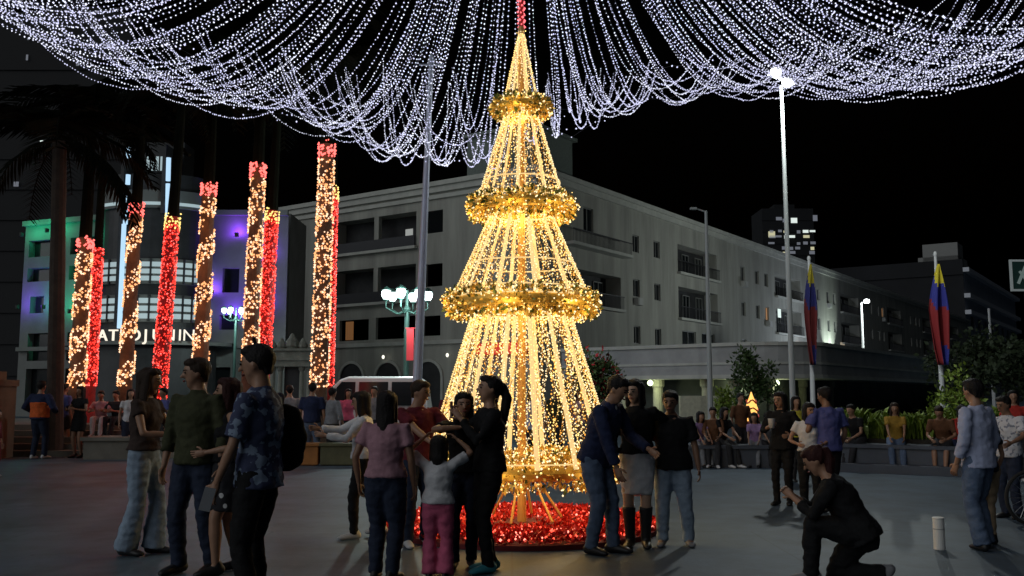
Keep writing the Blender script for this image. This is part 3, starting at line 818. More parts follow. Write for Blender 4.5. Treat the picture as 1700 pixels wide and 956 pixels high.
for ti, (y0, w0, y1, w1) in enumerate(tiers):
    z0, z1, r0, r1 = tree_z(y0), tree_z(y1), tree_r(w0), tree_r(w1)
    L = math.hypot(z0 - z1, r1 - r0)
    nrib = (8, 10, 12, 16)[ti]
    # frame ribs with a row of lights along each
    for k in range(nrib):
        a = 2 * math.pi * (k + 0.35) / nrib
        d = Vector((math.cos(a), math.sin(a), 0)); s = Vector((-d.y, d.x, 0))
        p0, p1 = d * r0 + Vector((0, 0, z0)), d * r1 + Vector((0, 0, z1))
        w = 0.012 + 0.004 * ti
        g = Geo(); g.tube([p0, p1], [(w, 0.007), (w * 1.25, 0.007)], 6, side=s, round_ends=False)
        rib = obj('rib', g, m_rope, tree)
        n = int(L / 0.028)
        pts = [p0.lerp(p1, (i + 0.5) / n) + s * random.choice((-w, 0, w)) + d * 0.008 for i in range(n)]
        tag(obj('rib_bulbs', bulb_mesh('rib_bulbs', pts, 0.0075), m_warm2 if k % 2 else m_warm, rib), kind='stuff')
    # hoops
    for f in ((0.02, 0.98) if ti == 0 else (0.0, 0.8, 1.0) if ti == 1 else (0.0, 0.6, 0.9, 1.0) if ti == 2 else (0.0, 0.97)):
        r, z = r0 + (r1 - r0) * f, z0 + (z1 - z0) * f
        g = Geo(); n = 48
        g.tube([(r * math.cos(2 * math.pi * i / n), r * math.sin(2 * math.pi * i / n), z) for i in range(n + 1)], [0.008] * (n + 1), 6, round_ends=False)
        obj('hoop', g, m_rope, tree)
    # strings of small lights down the cone
    ns = (26, 56, 80, 120)[ti]
    for k in range(ns):
        a0 = 2 * math.pi * (k + random.uniform(-0.2, 0.2)) / ns
        n = int(L / 0.036); pts = []; wob = random.uniform(0, 9)
        for i in range(n):
            f = (i + random.random()) / n
            a = a0 + 0.10 * math.sin(f * 7 + wob) + random.uniform(-0.05, 0.05) * (0.4 if ti == 3 else 1)
            r = (r0 + (r1 - r0) * f) * random.uniform(0.94, 1.0)
            pts.append((r * math.cos(a), r * math.sin(a), z0 + (z1 - z0) * f))
        g = Geo(); q = [Vector(p) for p in pts[::4]] + [Vector(pts[-1])]
        g.tube(q, [0.0022] * len(q), 3, round_ends=False)
        ls = obj('light_string', g, mat('gold_wire', (0.55, 0.38, 0.12), 0.5, metal=0.5), tree)
        h = len(pts)
        mm = (m_warm2, m_warm, m_amber)[(0, 1, 0, 1, 2)[k % 5]] if ti else (m_warm2, m_warm)[k % 3 == 0]
        tag(obj('string_bulbs', bulb_mesh('string_bulbs', pts, (0.0062, 0.0068, 0.0073, 0.0084)[ti], 0.5), mm, ls), kind='stuff')
# garland rings
rings = [(180, 37, 0.115), (345, 72, 0.155), (505, 107, 0.175), (775, 134, 0.20)]
for ri, (py, hw, tr_) in enumerate(rings):
    z, r = tree_z(py), tree_r(hw)
    n = int(r * 3600 + 400)
    a = rng.random(n) * 2 * math.pi; b = rng.random(n) * 2 * math.pi
    rad = tr_ * (0.45 + 0.35 * rng.random(n))
    lump = 1 + 0.12 * np.sin(a * 9 + ri) + 0.08 * np.sin(a * 17)
    N = np.stack([np.cos(a) * np.cos(b), np.sin(a) * np.cos(b), np.sin(b)], 1)
    P = np.stack([np.cos(a) * r, np.sin(a) * r, np.full(n, z)], 1) + N * (rad * lump)[:, None]
    Nj = N + rng.normal(size=(n, 3)) * 0.35
    up = b < math.pi
    gg = bpy.data.objects
    g = Geo(); k_ = 40
    g.tube([(r * math.cos(2 * math.pi * i / k_), r * math.sin(2 * math.pi * i / k_), z) for i in range(k_ + 1)], [tr_ * 0.42] * (k_ + 1), 8, round_ends=False)
    gl = obj('garland', g, m_gold, tree)
    top = rng.random(n) < (0.30 + 0.5 * (np.sin(b) > 0.3) * (0.9 if ri < 3 else 0.0))
    for nm, sel, mt in (('gold_tinsel', ~top, m_gold), ('pale_tinsel', top & (rng.random(n) < 0.55), m_gold2)):
        tag(obj(nm, flake_mesh(nm, P[sel], Nj[sel], 0.062), mt, gl), kind='stuff')
    sel = top & (rng.random(n) < 0.62)
    tag(obj('green_tinsel', flake_mesh('green_tinsel', P[sel], Nj[sel], 0.066), m_green, gl), kind='stuff')
    nb = int(n * 0.26)
    a = rng.random(nb) * 2 * math.pi; b = rng.random(nb) * 2 * math.pi
    rb = tr_ * (0.75 + 0.4 * rng.random(nb))
    pts = np.stack([np.cos(a) * (r + np.cos(b) * rb), np.sin(a) * (r + np.cos(b) * rb), z + np.sin(b) * rb], 1)
    h = nb // 2
    tag(obj('garland_bulbs', bulb_mesh('garland_bulbs', pts[:h], 0.0105, 0.4), m_warm, gl), kind='stuff')
    tag(obj('garland_bulbs', bulb_mesh('garland_bulbs', pts[h:], 0.0105, 0.4), m_warm2, gl), kind='stuff')
    # the many bulbs of a ring light the tinsel from inside and below
    for i in range(4):
        aa = math.pi / 4 + i * math.pi / 2
        point_light('garland_light', tree, (math.cos(aa) * max(0.05, r - tr_ - 0.12), math.sin(aa) * max(0.05, r - tr_ - 0.12), z - 0.12), (2.0, 3.6, 5.0, 4.5)[ri], (1.0, 0.68, 0.24), 0.08)
    for i in range(6 if ri else 3):
        aa = 0.3 + i * 2 * math.pi / (6 if ri else 3)
        point_light('garland_light', tree, (math.cos(aa) * (r + tr_ + 0.1), math.sin(aa) * (r + tr_ + 0.1), z - 0.14), (1.8, 2.8, 3.3, 2.0)[ri], (1.0, 0.72, 0.28), 0.05)
# struts under the tree and the red ring around its foot
for k in range(6):
    a = R(255 + 60 * k); d = Vector((math.cos(a), math.sin(a), 0))
    g = Geo(); g.tube([d * 0.06 + Vector((0, 0, 0.72)), d * 0.46 + Vector((0, 0, 0.12))], [0.014, 0.014], 6); obj('strut', g, m_polep, tree)
RB, TBr = 0.86, 0.20
g = Geo(); k_ = 40
g.tube([(RB * math.cos(2 * math.pi * i / k_), RB * math.sin(2 * math.pi * i / k_), 0.08) for i in range(k_ + 1)], [(0.2, 0.075)] * (k_ + 1), 8, side=(0, 0, 1), round_ends=False)
m_red = mat('red_tinsel', (0.62, 0.02, 0.015), 0.4, metal=0.35)
m_redb = glow('red_bulb', (1.0, 0.07, 0.04), 2.6)
m_pinkb = glow('pink_bulb', (1.0, 0.22, 0.16), 2.6)
g = Geo(); g.lathe([(1.50, 0.002), (1.50, 0.05), (1.46, 0.06), (0.3, 0.08), (0.0, 0.081)], 48); fb = obj('foot_plate', g, mat('dark_red_cloth', (0.13, 0.008, 0.01), 0.8), tree)
n = 9000
a = rng.random(n) * 2 * math.pi; q = np.sqrt(rng.random(n)); rr = 0.15 + 1.36 * q
zz = 0.055 + 0.05 * np.clip(1 - np.abs(rr - 1.12) / 0.42, 0, 1) ** 0.5 * rng.random(n) + 0.03 * rng.random(n)
P = np.stack([np.cos(a) * rr, np.sin(a) * rr, zz], 1); N = np.stack([np.cos(a) * 0.5, np.sin(a) * 0.5, np.full(n, 0.5)], 1) + rng.normal(size=(n, 3)) * 0.7
N[:, 2] = np.abs(N[:, 2])
tag(obj('red_tinsel', flake_mesh('red_tinsel', P, N, 0.05), m_red, fb), kind='stuff')
for nm, mt, cnt in (('red_bulbs', m_redb, 380), ('pink_bulbs', m_pinkb, 170)):
    a = rng.random(cnt) * 2 * math.pi; rr = 0.25 + 1.26 * np.sqrt(rng.random(cnt)); zz = 0.09 + 0.05 * np.clip(1 - np.abs(rr - 1.12) / 0.42, 0, 1) ** 0.5 * rng.random(cnt)
    tag(obj(nm, bulb_mesh(nm, np.stack([np.cos(a) * rr, np.sin(a) * rr, zz], 1), 0.012, 0.5), mt, fb), kind='stuff')
for i in range(8):
    aa = 0.2 + i * math.pi / 4
    point_light('foot_light', tree, (math.cos(aa) * 1.15, math.sin(aa) * 1.15, 0.38), 0.20, (1.0, 0.12, 0.07), 0.06)

# ================================================================ canopy of white light strings hung from a red mast above the tree
CT = Vector((TXc, TY, 10.4))
can = thing('light_canopy', 'wide canopy of sagging white light strings hung above the golden tree', 'light canopy', (CT.x, CT.y, 0))
ztop = tree_z(45)
g = Geo(); g.tube([(0, 0, ztop + 0.002), (0, 0, CT.z)], [0.03, 0.03], 10, round_ends=False); ms = obj('mast', g, mat('mast_red', (0.5, 0.03, 0.03), 0.5), can)
pts = []
for i in range(420):
    a = i * 2.4; pts.append((0.04 * math.cos(a), 0.04 * math.sin(a), ztop + (CT.z - ztop) * i / 420))
tag(obj('mast_bulbs', bulb_mesh('mast_bulbs', pts, 0.016), glow('mast_bulb', (1.0, 0.16, 0.18), 1.5), ms), kind='stuff')
g = Geo(); g.tube([(0.12 * math.cos(2 * math.pi * i / 24), 0.12 * math.sin(2 * math.pi * i / 24), CT.z) for i in range(25)], [0.02] * 25, 6, round_ends=False); obj('top_ring', g, m_rail, can)
m_white = glow('cool_bulb', (0.70, 0.71, 1.0), 1.0)
m_white2 = glow('white_bulb', (0.80, 0.82, 1.0), 1.15)
m_cable = mat('dark_cable', (0.02, 0.02, 0.03), 0.6)
# height of the hanging hem all round, as a lower edge that the sagging strings just reach
HEM = [(-900, -300), (-200, -85), (0, 32), (100, 84), (200, 128), (300, 163), (400, 190), (500, 205), (540, 212), (600, 244), (650, 260), (700, 272), (760, 290), (805, 288), (840, 270), (900, 226), (930, 230), (960, 224), (1000, 205), (1060, 185), (1130, 164), (1200, 156), (1270, 152), (1400, 150), (1500, 150), (1600, 140), (1700, 125), (1900, 90), (2600, -60)]
def hem(px):
    for (a, s), (b, t) in zip(HEM, HEM[1:]):
        if a <= px <= b: return s + (t - s) * (px - a) / (b - a)
    return -300
def project(p):
    y = p.y * _C + (p.z - CAM_H) * _S; v = -p.y * _S + (p.z - CAM_H) * _C
    return 850 + FPX * p.x / y, 478 - FPX * v / y
_SAGC = {}
def sag(phi, raise_px=0.0):
    if abs(phi) > 98: return 2.0
    lo, hi = 0.4, 3.8
    ph = R(phi)
    for _ in range(18):
        s = (lo + hi) / 2; worst = -1e9
        for k in range(6, 20):
            t = k / 20
            z = CT.z * (1 - t) + ANCH_Z * t - 4 * s * t * (1 - t)
            px, py = project(Vector((CT.x + math.sin(ph) * ANCH_R * t, CT.y + math.cos(ph) * ANCH_R * t, z)))
            worst = max(worst, py - (hem(px) - raise_px))
        if worst > 0: hi = s
        else: lo = s
    return s
ANCH_R, ANCH_Z = 9.6, 8.4
azi = []
# strings hang in gathered folds; the folds are denser towards the back of the plaza as seen from the path
c0 = -112.0
while c0 < 112:
    spread = random.uniform(0.5, 2.2)
    for j in range(random.randint(4, 8)):
        azi.append((c0 + random.gauss(0, spread), 0))
    c0 += random.uniform(3.4, 6.4)
for c0 in np.arange(118, 246, 9.0):
    for j in range(3):
        azi.append((((c0 + random.gauss(0, 2.5)) + 180) % 360 - 180, 1))
azi = [a for a in azi if not (-2.6 < a[0] < 2.2)]
nstr = 0
for phi, far in azi:
    s = sag(phi, min(70, random.expovariate(1 / 16.0)) - 4)
    ph = R(phi); d = Vector((math.sin(ph), math.cos(ph), 0)); sd = Vector((d.y, -d.x, 0))
    Ra = ANCH_R + random.uniform(-0.4, 0.4); Za = ANCH_Z + random.uniform(-0.15, 0.2)
    sway = random.gauss(0, 0.22)
    def pos(t):
        z = CT.z * (1 - t) + Za * t - 4 * s * t * (1 - t)
        return d * (0.12 + (Ra - 0.12) * t) + sd * (sway * math.sin(math.pi * t)) + Vector((0, 0, z))
    K = 40; q = [pos(i / K) for i in range(K + 1)]
    cum = [0.0]
    for i in range(K): cum.append(cum[-1] + (q[i + 1] - q[i]).length)
    step = random.uniform(0.062, 0.088)
    pts = []; x = random.uniform(0, step); i = 0
    while x < cum[-1]:
        while cum[i + 1] < x: i += 1
        f = (x - cum[i]) / (cum[i + 1] - cum[i])
        p = q[i].lerp(q[i + 1], f); pts.append((p.x + random.uniform(-.006, .006), p.y + random.uniform(-.006, .006), p.z + random.uniform(-.012, .004))); x += step
    g = Geo(); g.tube(q[::2], [0.004] * len(q[::2]), 3, round_ends=False)
    ls = obj('light_string', g, m_cable, can)
    tag(obj('string_bulbs', bulb_mesh('string_bulbs', pts, 0.0122, 0.4), m_white if random.random() < 0.62 else m_white2, ls), kind='stuff')
    nstr += 1
# cross strings that tie the hanging ones into a net
for t in (0.52, 0.66):
    for lo, hi in ((-110, -5), (5, 110)):
        pts = []; line = []
        n = int((hi - lo) * 1.9 * t)
        for i in range(n):
            phi = lo + (hi - lo) * i / n; ph = R(phi)
            fold = 0.06 * math.sin(phi * 2.3 + t * 9) + 0.05 * math.sin(phi * 0.71 * 5 + t)
            z = CT.z * (1 - t) + ANCH_Z * t - 4 * (sag(round(phi / 3) * 3) * 0.96 + fold) * t * (1 - t) - 0.05 * abs(math.sin(R(phi * 33)))
            p = (math.sin(ph) * (ANCH_R * t), math.cos(ph) * (ANCH_R * t), z)
            pts.append(p)
        line = [Vector(p) for p in pts[::5]]
        g = Geo(); g.tube(line, [0.004] * len(line), 3, round_ends=False)
        ls = obj('cross_string', g, m_cable, can)
        tag(obj('string_bulbs', bulb_mesh('string_bulbs', pts, 0.016, 0.3), m_white, ls), kind='stuff')

# ================================================================ poles
m_pole = mat('galvanised_pole', (0.46, 0.50, 0.62), 0.45, metal=0.2, var=0.08, vscale=3)
m_polew = mat('white_pole', (0.5, 0.51, 0.52), 0.5)
m_poleg = mat('grey_pole', (0.36, 0.38, 0.38), 0.5)
# canopy pole beside the ornate lamp
b = at(690, 700, 19.6); t = at(716, 100, 19.6)
cp = thing('canopy_pole', 'tall pale steel pole leaning beneath the light canopy next to the ornate lamp', 'pole', (b.x, b.y, 0))
dx = (t.x - b.x)
g = Geo(); g.tube([(-0.045, 0, 0), (0.0, 0, b.z), (dx, 0, t.z)], [0.115, 0.105, 0.05], 14, round_ends=False); obj('shaft', g, m_pole, cp)
g = Geo(); g.box(-0.28, 0.18, -0.22, 0.22, 0, 0.04); g.lathe([(0.15, 0.04), (0.15, 0.2), (0.125, 0.24)], 14, (-0.045, 0, 0)); obj('base_plate', g, m_pole, cp)
g = Geo(); g.lathe([(0.07, -0.06), (0.08, 0.0), (0.03, 0.12)], 10, (dx, 0, t.z)); g.tube([(dx - 0.25, 0, t.z - 0.1), (dx + 0.25, 0, t.z - 0.1)], [0.02, 0.02], 6); obj('top_bracket', g, m_pole, cp)
# flood light pole at the right
b = at(1318, 700, 24); t = at(1297, 142, 24)
fp = thing('flood_light_pole', 'tall white pole carrying two blazing flood lights to the right of the tree', 'street lamp', (b.x, b.y, 0))
dx = t.x - b.x
g = Geo(); g.tube([(0, 0, 0), (dx * 0.1, 0, b.z), (dx, 0, t.z)], [0.09, 0.08, 0.042], 12, round_ends=False); obj('shaft', g, m_poleg, fp)
g = Geo(); g.lathe([(0.2, 0), (0.2, 0.08), (0.14, 0.12)], 12); obj('base_plate', g, m_polew, fp)
g = Geo(); g.tube([(dx - 0.35, -0.05, t.z + 0.28), (dx + 0.32, -0.05, t.z + 0.02)], [0.03, 0.03], 6); obj('cross_arm', g, m_polew, fp)
m_flood = glow('flood_lens', (0.93, 1.0, 0.94), 30.0)
for px, py in ((1287, 121), (1306, 138)):
    p = at(px, py, 23.8)
    g = Geo(); g.tube([(0, 0.03, 0), (0, 0.2, 0.02)], [0.12, 0.07], 12, round_ends=False); h = obj('lamp_head', g, m_rail, fp, (p.x - b.x, p.y - b.y, p.z))
    g = Geo(); g.ball((0, -0.06, 0), (0.14, 0.10, 0.13), 18, 11); obj('lens', g, m_flood, h)
    point_light('flood_light', fp, (p.x - b.x, p.y - b.y - 0.6, p.z - 0.3), 440, (0.93, 1.0, 0.96), 0.15)
# unlit lamp pole behind
b = at(1180, 697, 44); t = at(1172, 350, 44)
up_ = thing('lamp_pole', 'thin grey unlit lamp pole with a short arm in front of the long wing', 'street lamp', (b.x, b.y, 0))
dx = t.x - b.x
m_poleg = mat('grey_pole', (0.36, 0.38, 0.38), 0.5)
g = Geo(); g.tube([(0, 0, 0), (dx, 0, t.z)], [0.14, 0.07], 10, round_ends=False); obj('shaft', g, m_poleg, up_)
g = Geo(); g.tube([(dx, 0, t.z - 0.05), (dx - 0.5, 0, t.z + 0.12)], [0.04, 0.03], 6); g.box(dx - 0.75, dx - 0.45, -0.1, 0.1, t.z + 0.06, t.z + 0.16); obj('arm', g, m_poleg, up_)
# lit street lamp further off
b = at(1437, 680, 70); t = at(1436, 503, 70)
sl = thing('street_lamp', 'white street lamp with one lit head beside the second flag', 'street lamp', (b.x, b.y, 0))
g = Geo(); g.tube([(0, 0, 0), (0, 0, t.z)], [0.13, 0.08], 10, round_ends=False); obj('shaft', g, m_polew, sl)
g = Geo(); g.tube([(0, 0, t.z), (0.3, -0.1, t.z + 0.15)], [0.05, 0.05], 6); obj('arm', g, m_polew, sl)
g = Geo(); g.ball((0.36, -0.15, t.z + 0.12), (0.24, 0.2, 0.17)); obj('lamp_head', g, glow('street_lamp_glow', (0.95, 1.0, 0.98), 7), sl)
point_light('street_lamp_light', sl, (1.3, -1.8, t.z + 0.4), 1900, (0.9, 1.0, 0.97), 0.2)
b = at(1432, 668, 98); t = at(1432, 608, 98)
s2 = thing('street_lamp', 'low lit street lamp by the far arcade arches above the hedge', 'street lamp', (b.x, b.y, 0))
g = Geo(); g.tube([(0, 0, 0), (0, 0, t.z - 0.15)], [0.12, 0.07], 8, round_ends=False); obj('shaft', g, m_poleg, s2)
g = Geo(); g.ball((0, 0, t.z), (0.26, 0.26, 0.22)); obj('lamp_head', g, glow('low_lamp_glow', (0.9, 0.95, 1.0), 2.0), s2)
point_light('street_lamp_light', s2, (0.3, -0.8, t.z + 1.0), 1600, (0.78, 0.88, 1.0), 0.3)
b = at(1649, 640, 60); t = at(1648, 512, 60)
tp = thing('slender_pole', 'slender pale pole standing before the office building at the right edge', 'pole', (b.x, b.y, 0))
g = Geo(); g.tube([(0, 0, 0), (0, 0, t.z)], [0.12, 0.07], 8, round_ends=False); g.lathe([(0.2, 0), (0.2, 0.1), (0.13, 0.15)], 8); obj('shaft', g, m_polew, tp)

# wall wash lamp low on the long wing
u_, z_ = wing_uz(1376, 578)
wp = (Matrix.Translation((CORNER.x, CORNER.y, 0)) @ Matrix.Rotation(BANG, 4, 'Z')) @ Vector((u_, -2.6, 0))
wl = thing('wall_wash_lamp', 'small lamp throwing a pale patch of light on the long wing behind the first flag', 'lamp', wp, BANG)
g = Geo(); g.tube([(0, 0, 0), (0, 0, z_ - 0.7)], [0.09, 0.07], 8, round_ends=False); obj('post', g, m_rail, wl)
g = Geo(); g.box(-0.3, 0.3, -0.15, 0.2, z_ - 0.7, z_ - 0.5); obj('lamp_head', g, m_rail, wl)
g = Geo(); g.box(-0.26, 0.26, -0.1, 0.17, z_ - 0.498, z_ - 0.46); obj('lens', g, glow('wash_lens', (0.9, 1.0, 0.95), 5), wl)
sd_ = bpy.data.lights.new('wash_light', 'SPOT'); sd_.energy = 900; sd_.color = (0.82, 1.0, 0.9); sd_.spot_size = R(95); sd_.spot_blend = 0.35; sd_.shadow_soft_size = 0.15
so = bpy.data.objects.new('wash_light', sd_); COL.objects.link(so); so.parent = wl; so.location = (0, 0.2, z_ - 0.3)
so.rotation_euler = Vector((0, 1, 0.75)).to_track_quat('-Z', 'Y').to_euler()

# ---- ornate lamps with a cluster of lanterns
m_iron = mat('green_iron', (0.03, 0.07, 0.06), 0.5, metal=0.4)
m_lan = glow('lantern_glass', (0.80, 1.0, 0.98), 5.0)
def ornate_lamp(label, px, ylamp, Y, e):
    p = at(px, ylamp, Y)
    o = thing('ornate_lamp', label, 'street lamp', (p.x, Y, 0), group='ornate cluster lamps')
    p.z = p.z
    z = p.z
    g = Geo(); g.lathe([(0.24, 0), (0.24, 0.25), (0.16, 0.4), (0.14, 0.9), (0.09, 1.0), (0.07, z - 0.5), (0.11, z - 0.42), (0.05, z - 0.3), (0.04, z + 0.15)], 12); obj('post', g, m_iron, o)
    for k in range(6):
        a = R(k * 60 + 20); rr = 0.62 if k < 5 else 0.5
        d = Vector((math.cos(a), math.sin(a), 0))
        g = Geo(); g.tube([Vector((0, 0, z - 0.45)), d * 0.3 + Vector((0, 0, z - 0.55)), d * rr + Vector((0, 0, z - 0.38)), d * rr + Vector((0, 0, z - 0.2))], [0.025, 0.022, 0.02, 0.03], 6)
        g.lathe([(0.03, -0.2), (0.1, -0.16), (0.1, -0.14)], 8, d * rr + Vector((0, 0, z)))
        ar = obj('arm', g, m_iron, o)
        g = Geo(); g.lathe([(0.07, -0.139), (0.13, -0.04), (0.14, 0.06), (0.1, 0.12)], 10, d * rr + Vector((0, 0, z))); obj('lantern', g, m_lan, ar)
        g = Geo(); g.lathe([(0.16, 0.121), (0.12, 0.17), (0.03, 0.24)], 10, d * rr + Vector((0, 0, z))); obj('lantern_cap', g, m_iron, ar)
    point_light('lamp_light', o, (0, -0.95, z - 0.1), e, (0.80, 1.0, 0.97), 0.25)
    return o
ornate_lamp('dark green lamp post with bright lantern cluster beside the pale leaning pole', 676, 490, 27, 330)
ornate_lamp('dark green lamp post with bright lantern cluster between the palms in front of the theatre', 392, 516, 50, 650)
# red banner hanging on the nearer lamp post
p = at(681, 572, 26.6)
g = Geo(); g.box(-0.1, 0.1, -0.02, 0.02, -0.45, 0.45); g.tube([(-0.14, 0, 0.47), (0.14, 0, 0.47)], [0.012, 0.012], 5)
tag(obj('banner', g, mat('red_banner', (0.5, 0.02, 0.03), 0.7), None, p), 'narrow red banner hanging on the ornate lamp beside the leaning pole', 'banner')

# ================================================================ flags
m_fl = [mat('flag_yellow', (0.55, 0.45, 0.02), 0.8), mat('flag_blue', (0.02, 0.025, 0.22), 0.8), mat('flag_red', (0.22, 0.012, 0.015), 0.8)]
def flag(label, plabel, px, ytop, pxb, Y, y0, y1, wid, dim=False):
    b = at(pxb, 690, Y); t = at(px, ytop, Y)
    po_ = thing('flag_pole', plabel, 'flag pole', (b.x, Y, 0))
    dx = t.x - b.x
    g = Geo(); g.tube([(0, 0, 0), (dx, 0, t.z)], [0.09, 0.045], 10, round_ends=False); obj('shaft', g, m_polew, po_)
    g = Geo(); g.ball((dx, 0, t.z + 0.05), (0.06, 0.06, 0.1)); obj('finial', g, m_polew, po_)
    z0, z1 = at(px, y0, Y).z, at(px, y1, Y).z
    # limp cloth: hangs down from the pole in folds; colours run along the cloth from the hoist
    nu, nv = 14, 26; vs = []
    x_at = lambda z: (dx * (z - b.z * 0) / t.z)
    for j in range(nv + 1):
        v = j / nv; z = z0 + (z1 - z0) * v
        w = wid * (0.10 + 0.9 * min(1, v * 2.2) ** 0.8) * (1.0 if v < 0.85 else 1 - (v - 0.85) * 1.5)
        for i in range(nu + 1):
            u = i / nu
            vs.append(Vector((x_at(z) - 0.04 - w * (u - 0.42) + 0.05 * math.sin(v * 5 + u * 3), -0.24 - 0.13 * math.sin(u * 11 + v * 2) * min(1, v * 2), z)))
    g = Geo(); fs = []; mi = []
    for j in range(nv):
        for i in range(nu):
            a = j * (nu + 1) + i; fs.append((a, a + 1, a + nu + 2, a + nu + 1))
            v = (j + 0.5) / nv; u = (i + 0.5) / nu
            k = v * 1.0 + 0.25 * (u - 0.5) * 0.6 + 0.05 * math.sin(u * 7)
            mi.append(0 if k < 0.2 else 1 if k < 0.42 else 2 if (k < 0.80 or u > 0.6 ) else 1)
    g.v = vs; g.f = fs; g.mi = mi
    me = g.mesh('flag', True)
    o = obj('flag', me, [mat(m_.name + '_darker', tuple(c * 0.45 for c in m_.node_tree.nodes['Principled BSDF'].inputs['Base Color'].default_value[:3]), 0.85) for m_ in m_fl] if dim else m_fl, None, (b.x, Y, 0))  # dim flag takes darker copies of the same flag colours
    sm = o.modifiers.new('thick', 'SOLIDIFY'); sm.thickness = 0.006
    tag(o, label, 'flag')
flag('limp yellow blue and red flag hanging close beside the flood light pole', 'white flag pole next to the flood light pole', 1343, 432, 1350, 30, 440, 606, 0.30, True)
flag('brighter limp yellow blue and red flag hanging above the long planter', 'white flag pole rising behind the long planter', 1553, 425, 1566, 28, 440, 606, 0.46)

# ================================================================ palms wrapped in lights
m_bark = mat('palm_bark', (0.11, 0.066, 0.042), 0.9, var=0.3, vscale=4, bump=0.6, bscale=14)
m_frond = mat('palm_frond', (0.007, 0.008, 0.005), 0.9, var=0.3, vscale=2, spec=0.05)
m_pw = glow('palm_warm_bulb', (1.0, 0.42, 0.17), 1.25)
m_pw2 = glow('palm_pale_bulb', (1.0, 0.62, 0.40), 1.5)
m_pr = glow('palm_red_bulb', (1.0, 0.045, 0.03), 1.55)
m_pr2 = glow('palm_pink_bulb', (1.0, 0.14, 0.12), 1.9)
m_py = glow('palm_yellow_bulb', (1.0, 0.75, 0.22), 1.4)
m_rbk = mat('red_trunk', (0.30, 0.012, 0.012), 0.7, var=0.3, vscale=8)  # dark red trunk colour for the palms with red bulbs
def frond_mesh():
    vs, fs = [], []
    L = 2.3; n = 16
    g = Geo()
    pts = []
    for i in range(n + 1):
        f = i / n; x = L * f * (1 - 0.15 * f); z = 0.85 * f - 1.45 * f * f
        pts.append(Vector((x, 0, z)))
    g.tube(pts, [0.022 * (1 - 0.8 * i / n) + 0.003 for i in range(n + 1)], 4, round_ends=False)
    for i in range(2, n + 1):
        p = pts[i]; ll = 0.62 * math.sin(math.pi * (0.12 + 0.8 * i / n)) + 0.08
        for s in (-1, 1):
            for o in (0.0, 0.07):
                q = p - Vector((o, 0, 0))
                tip = q + Vector((ll * 0.55, s * ll * 0.8, -ll * 0.45 + random.uniform(-.06, .06)))
                g.add([q + Vector((0.022, 0, 0)), q.lerp(tip, 0.5) + Vector((0.03, 0, 0.02)), tip, q.lerp(tip, 0.5) - Vector((0.02, 0, 0)), q - Vector((0.02, 0, 0))], [(0, 1, 2, 3, 4)])
    me = g.mesh('frond'); me.materials.append(m_frond)
    return me
FRONDS = [frond_mesh() for _ in range(3)]
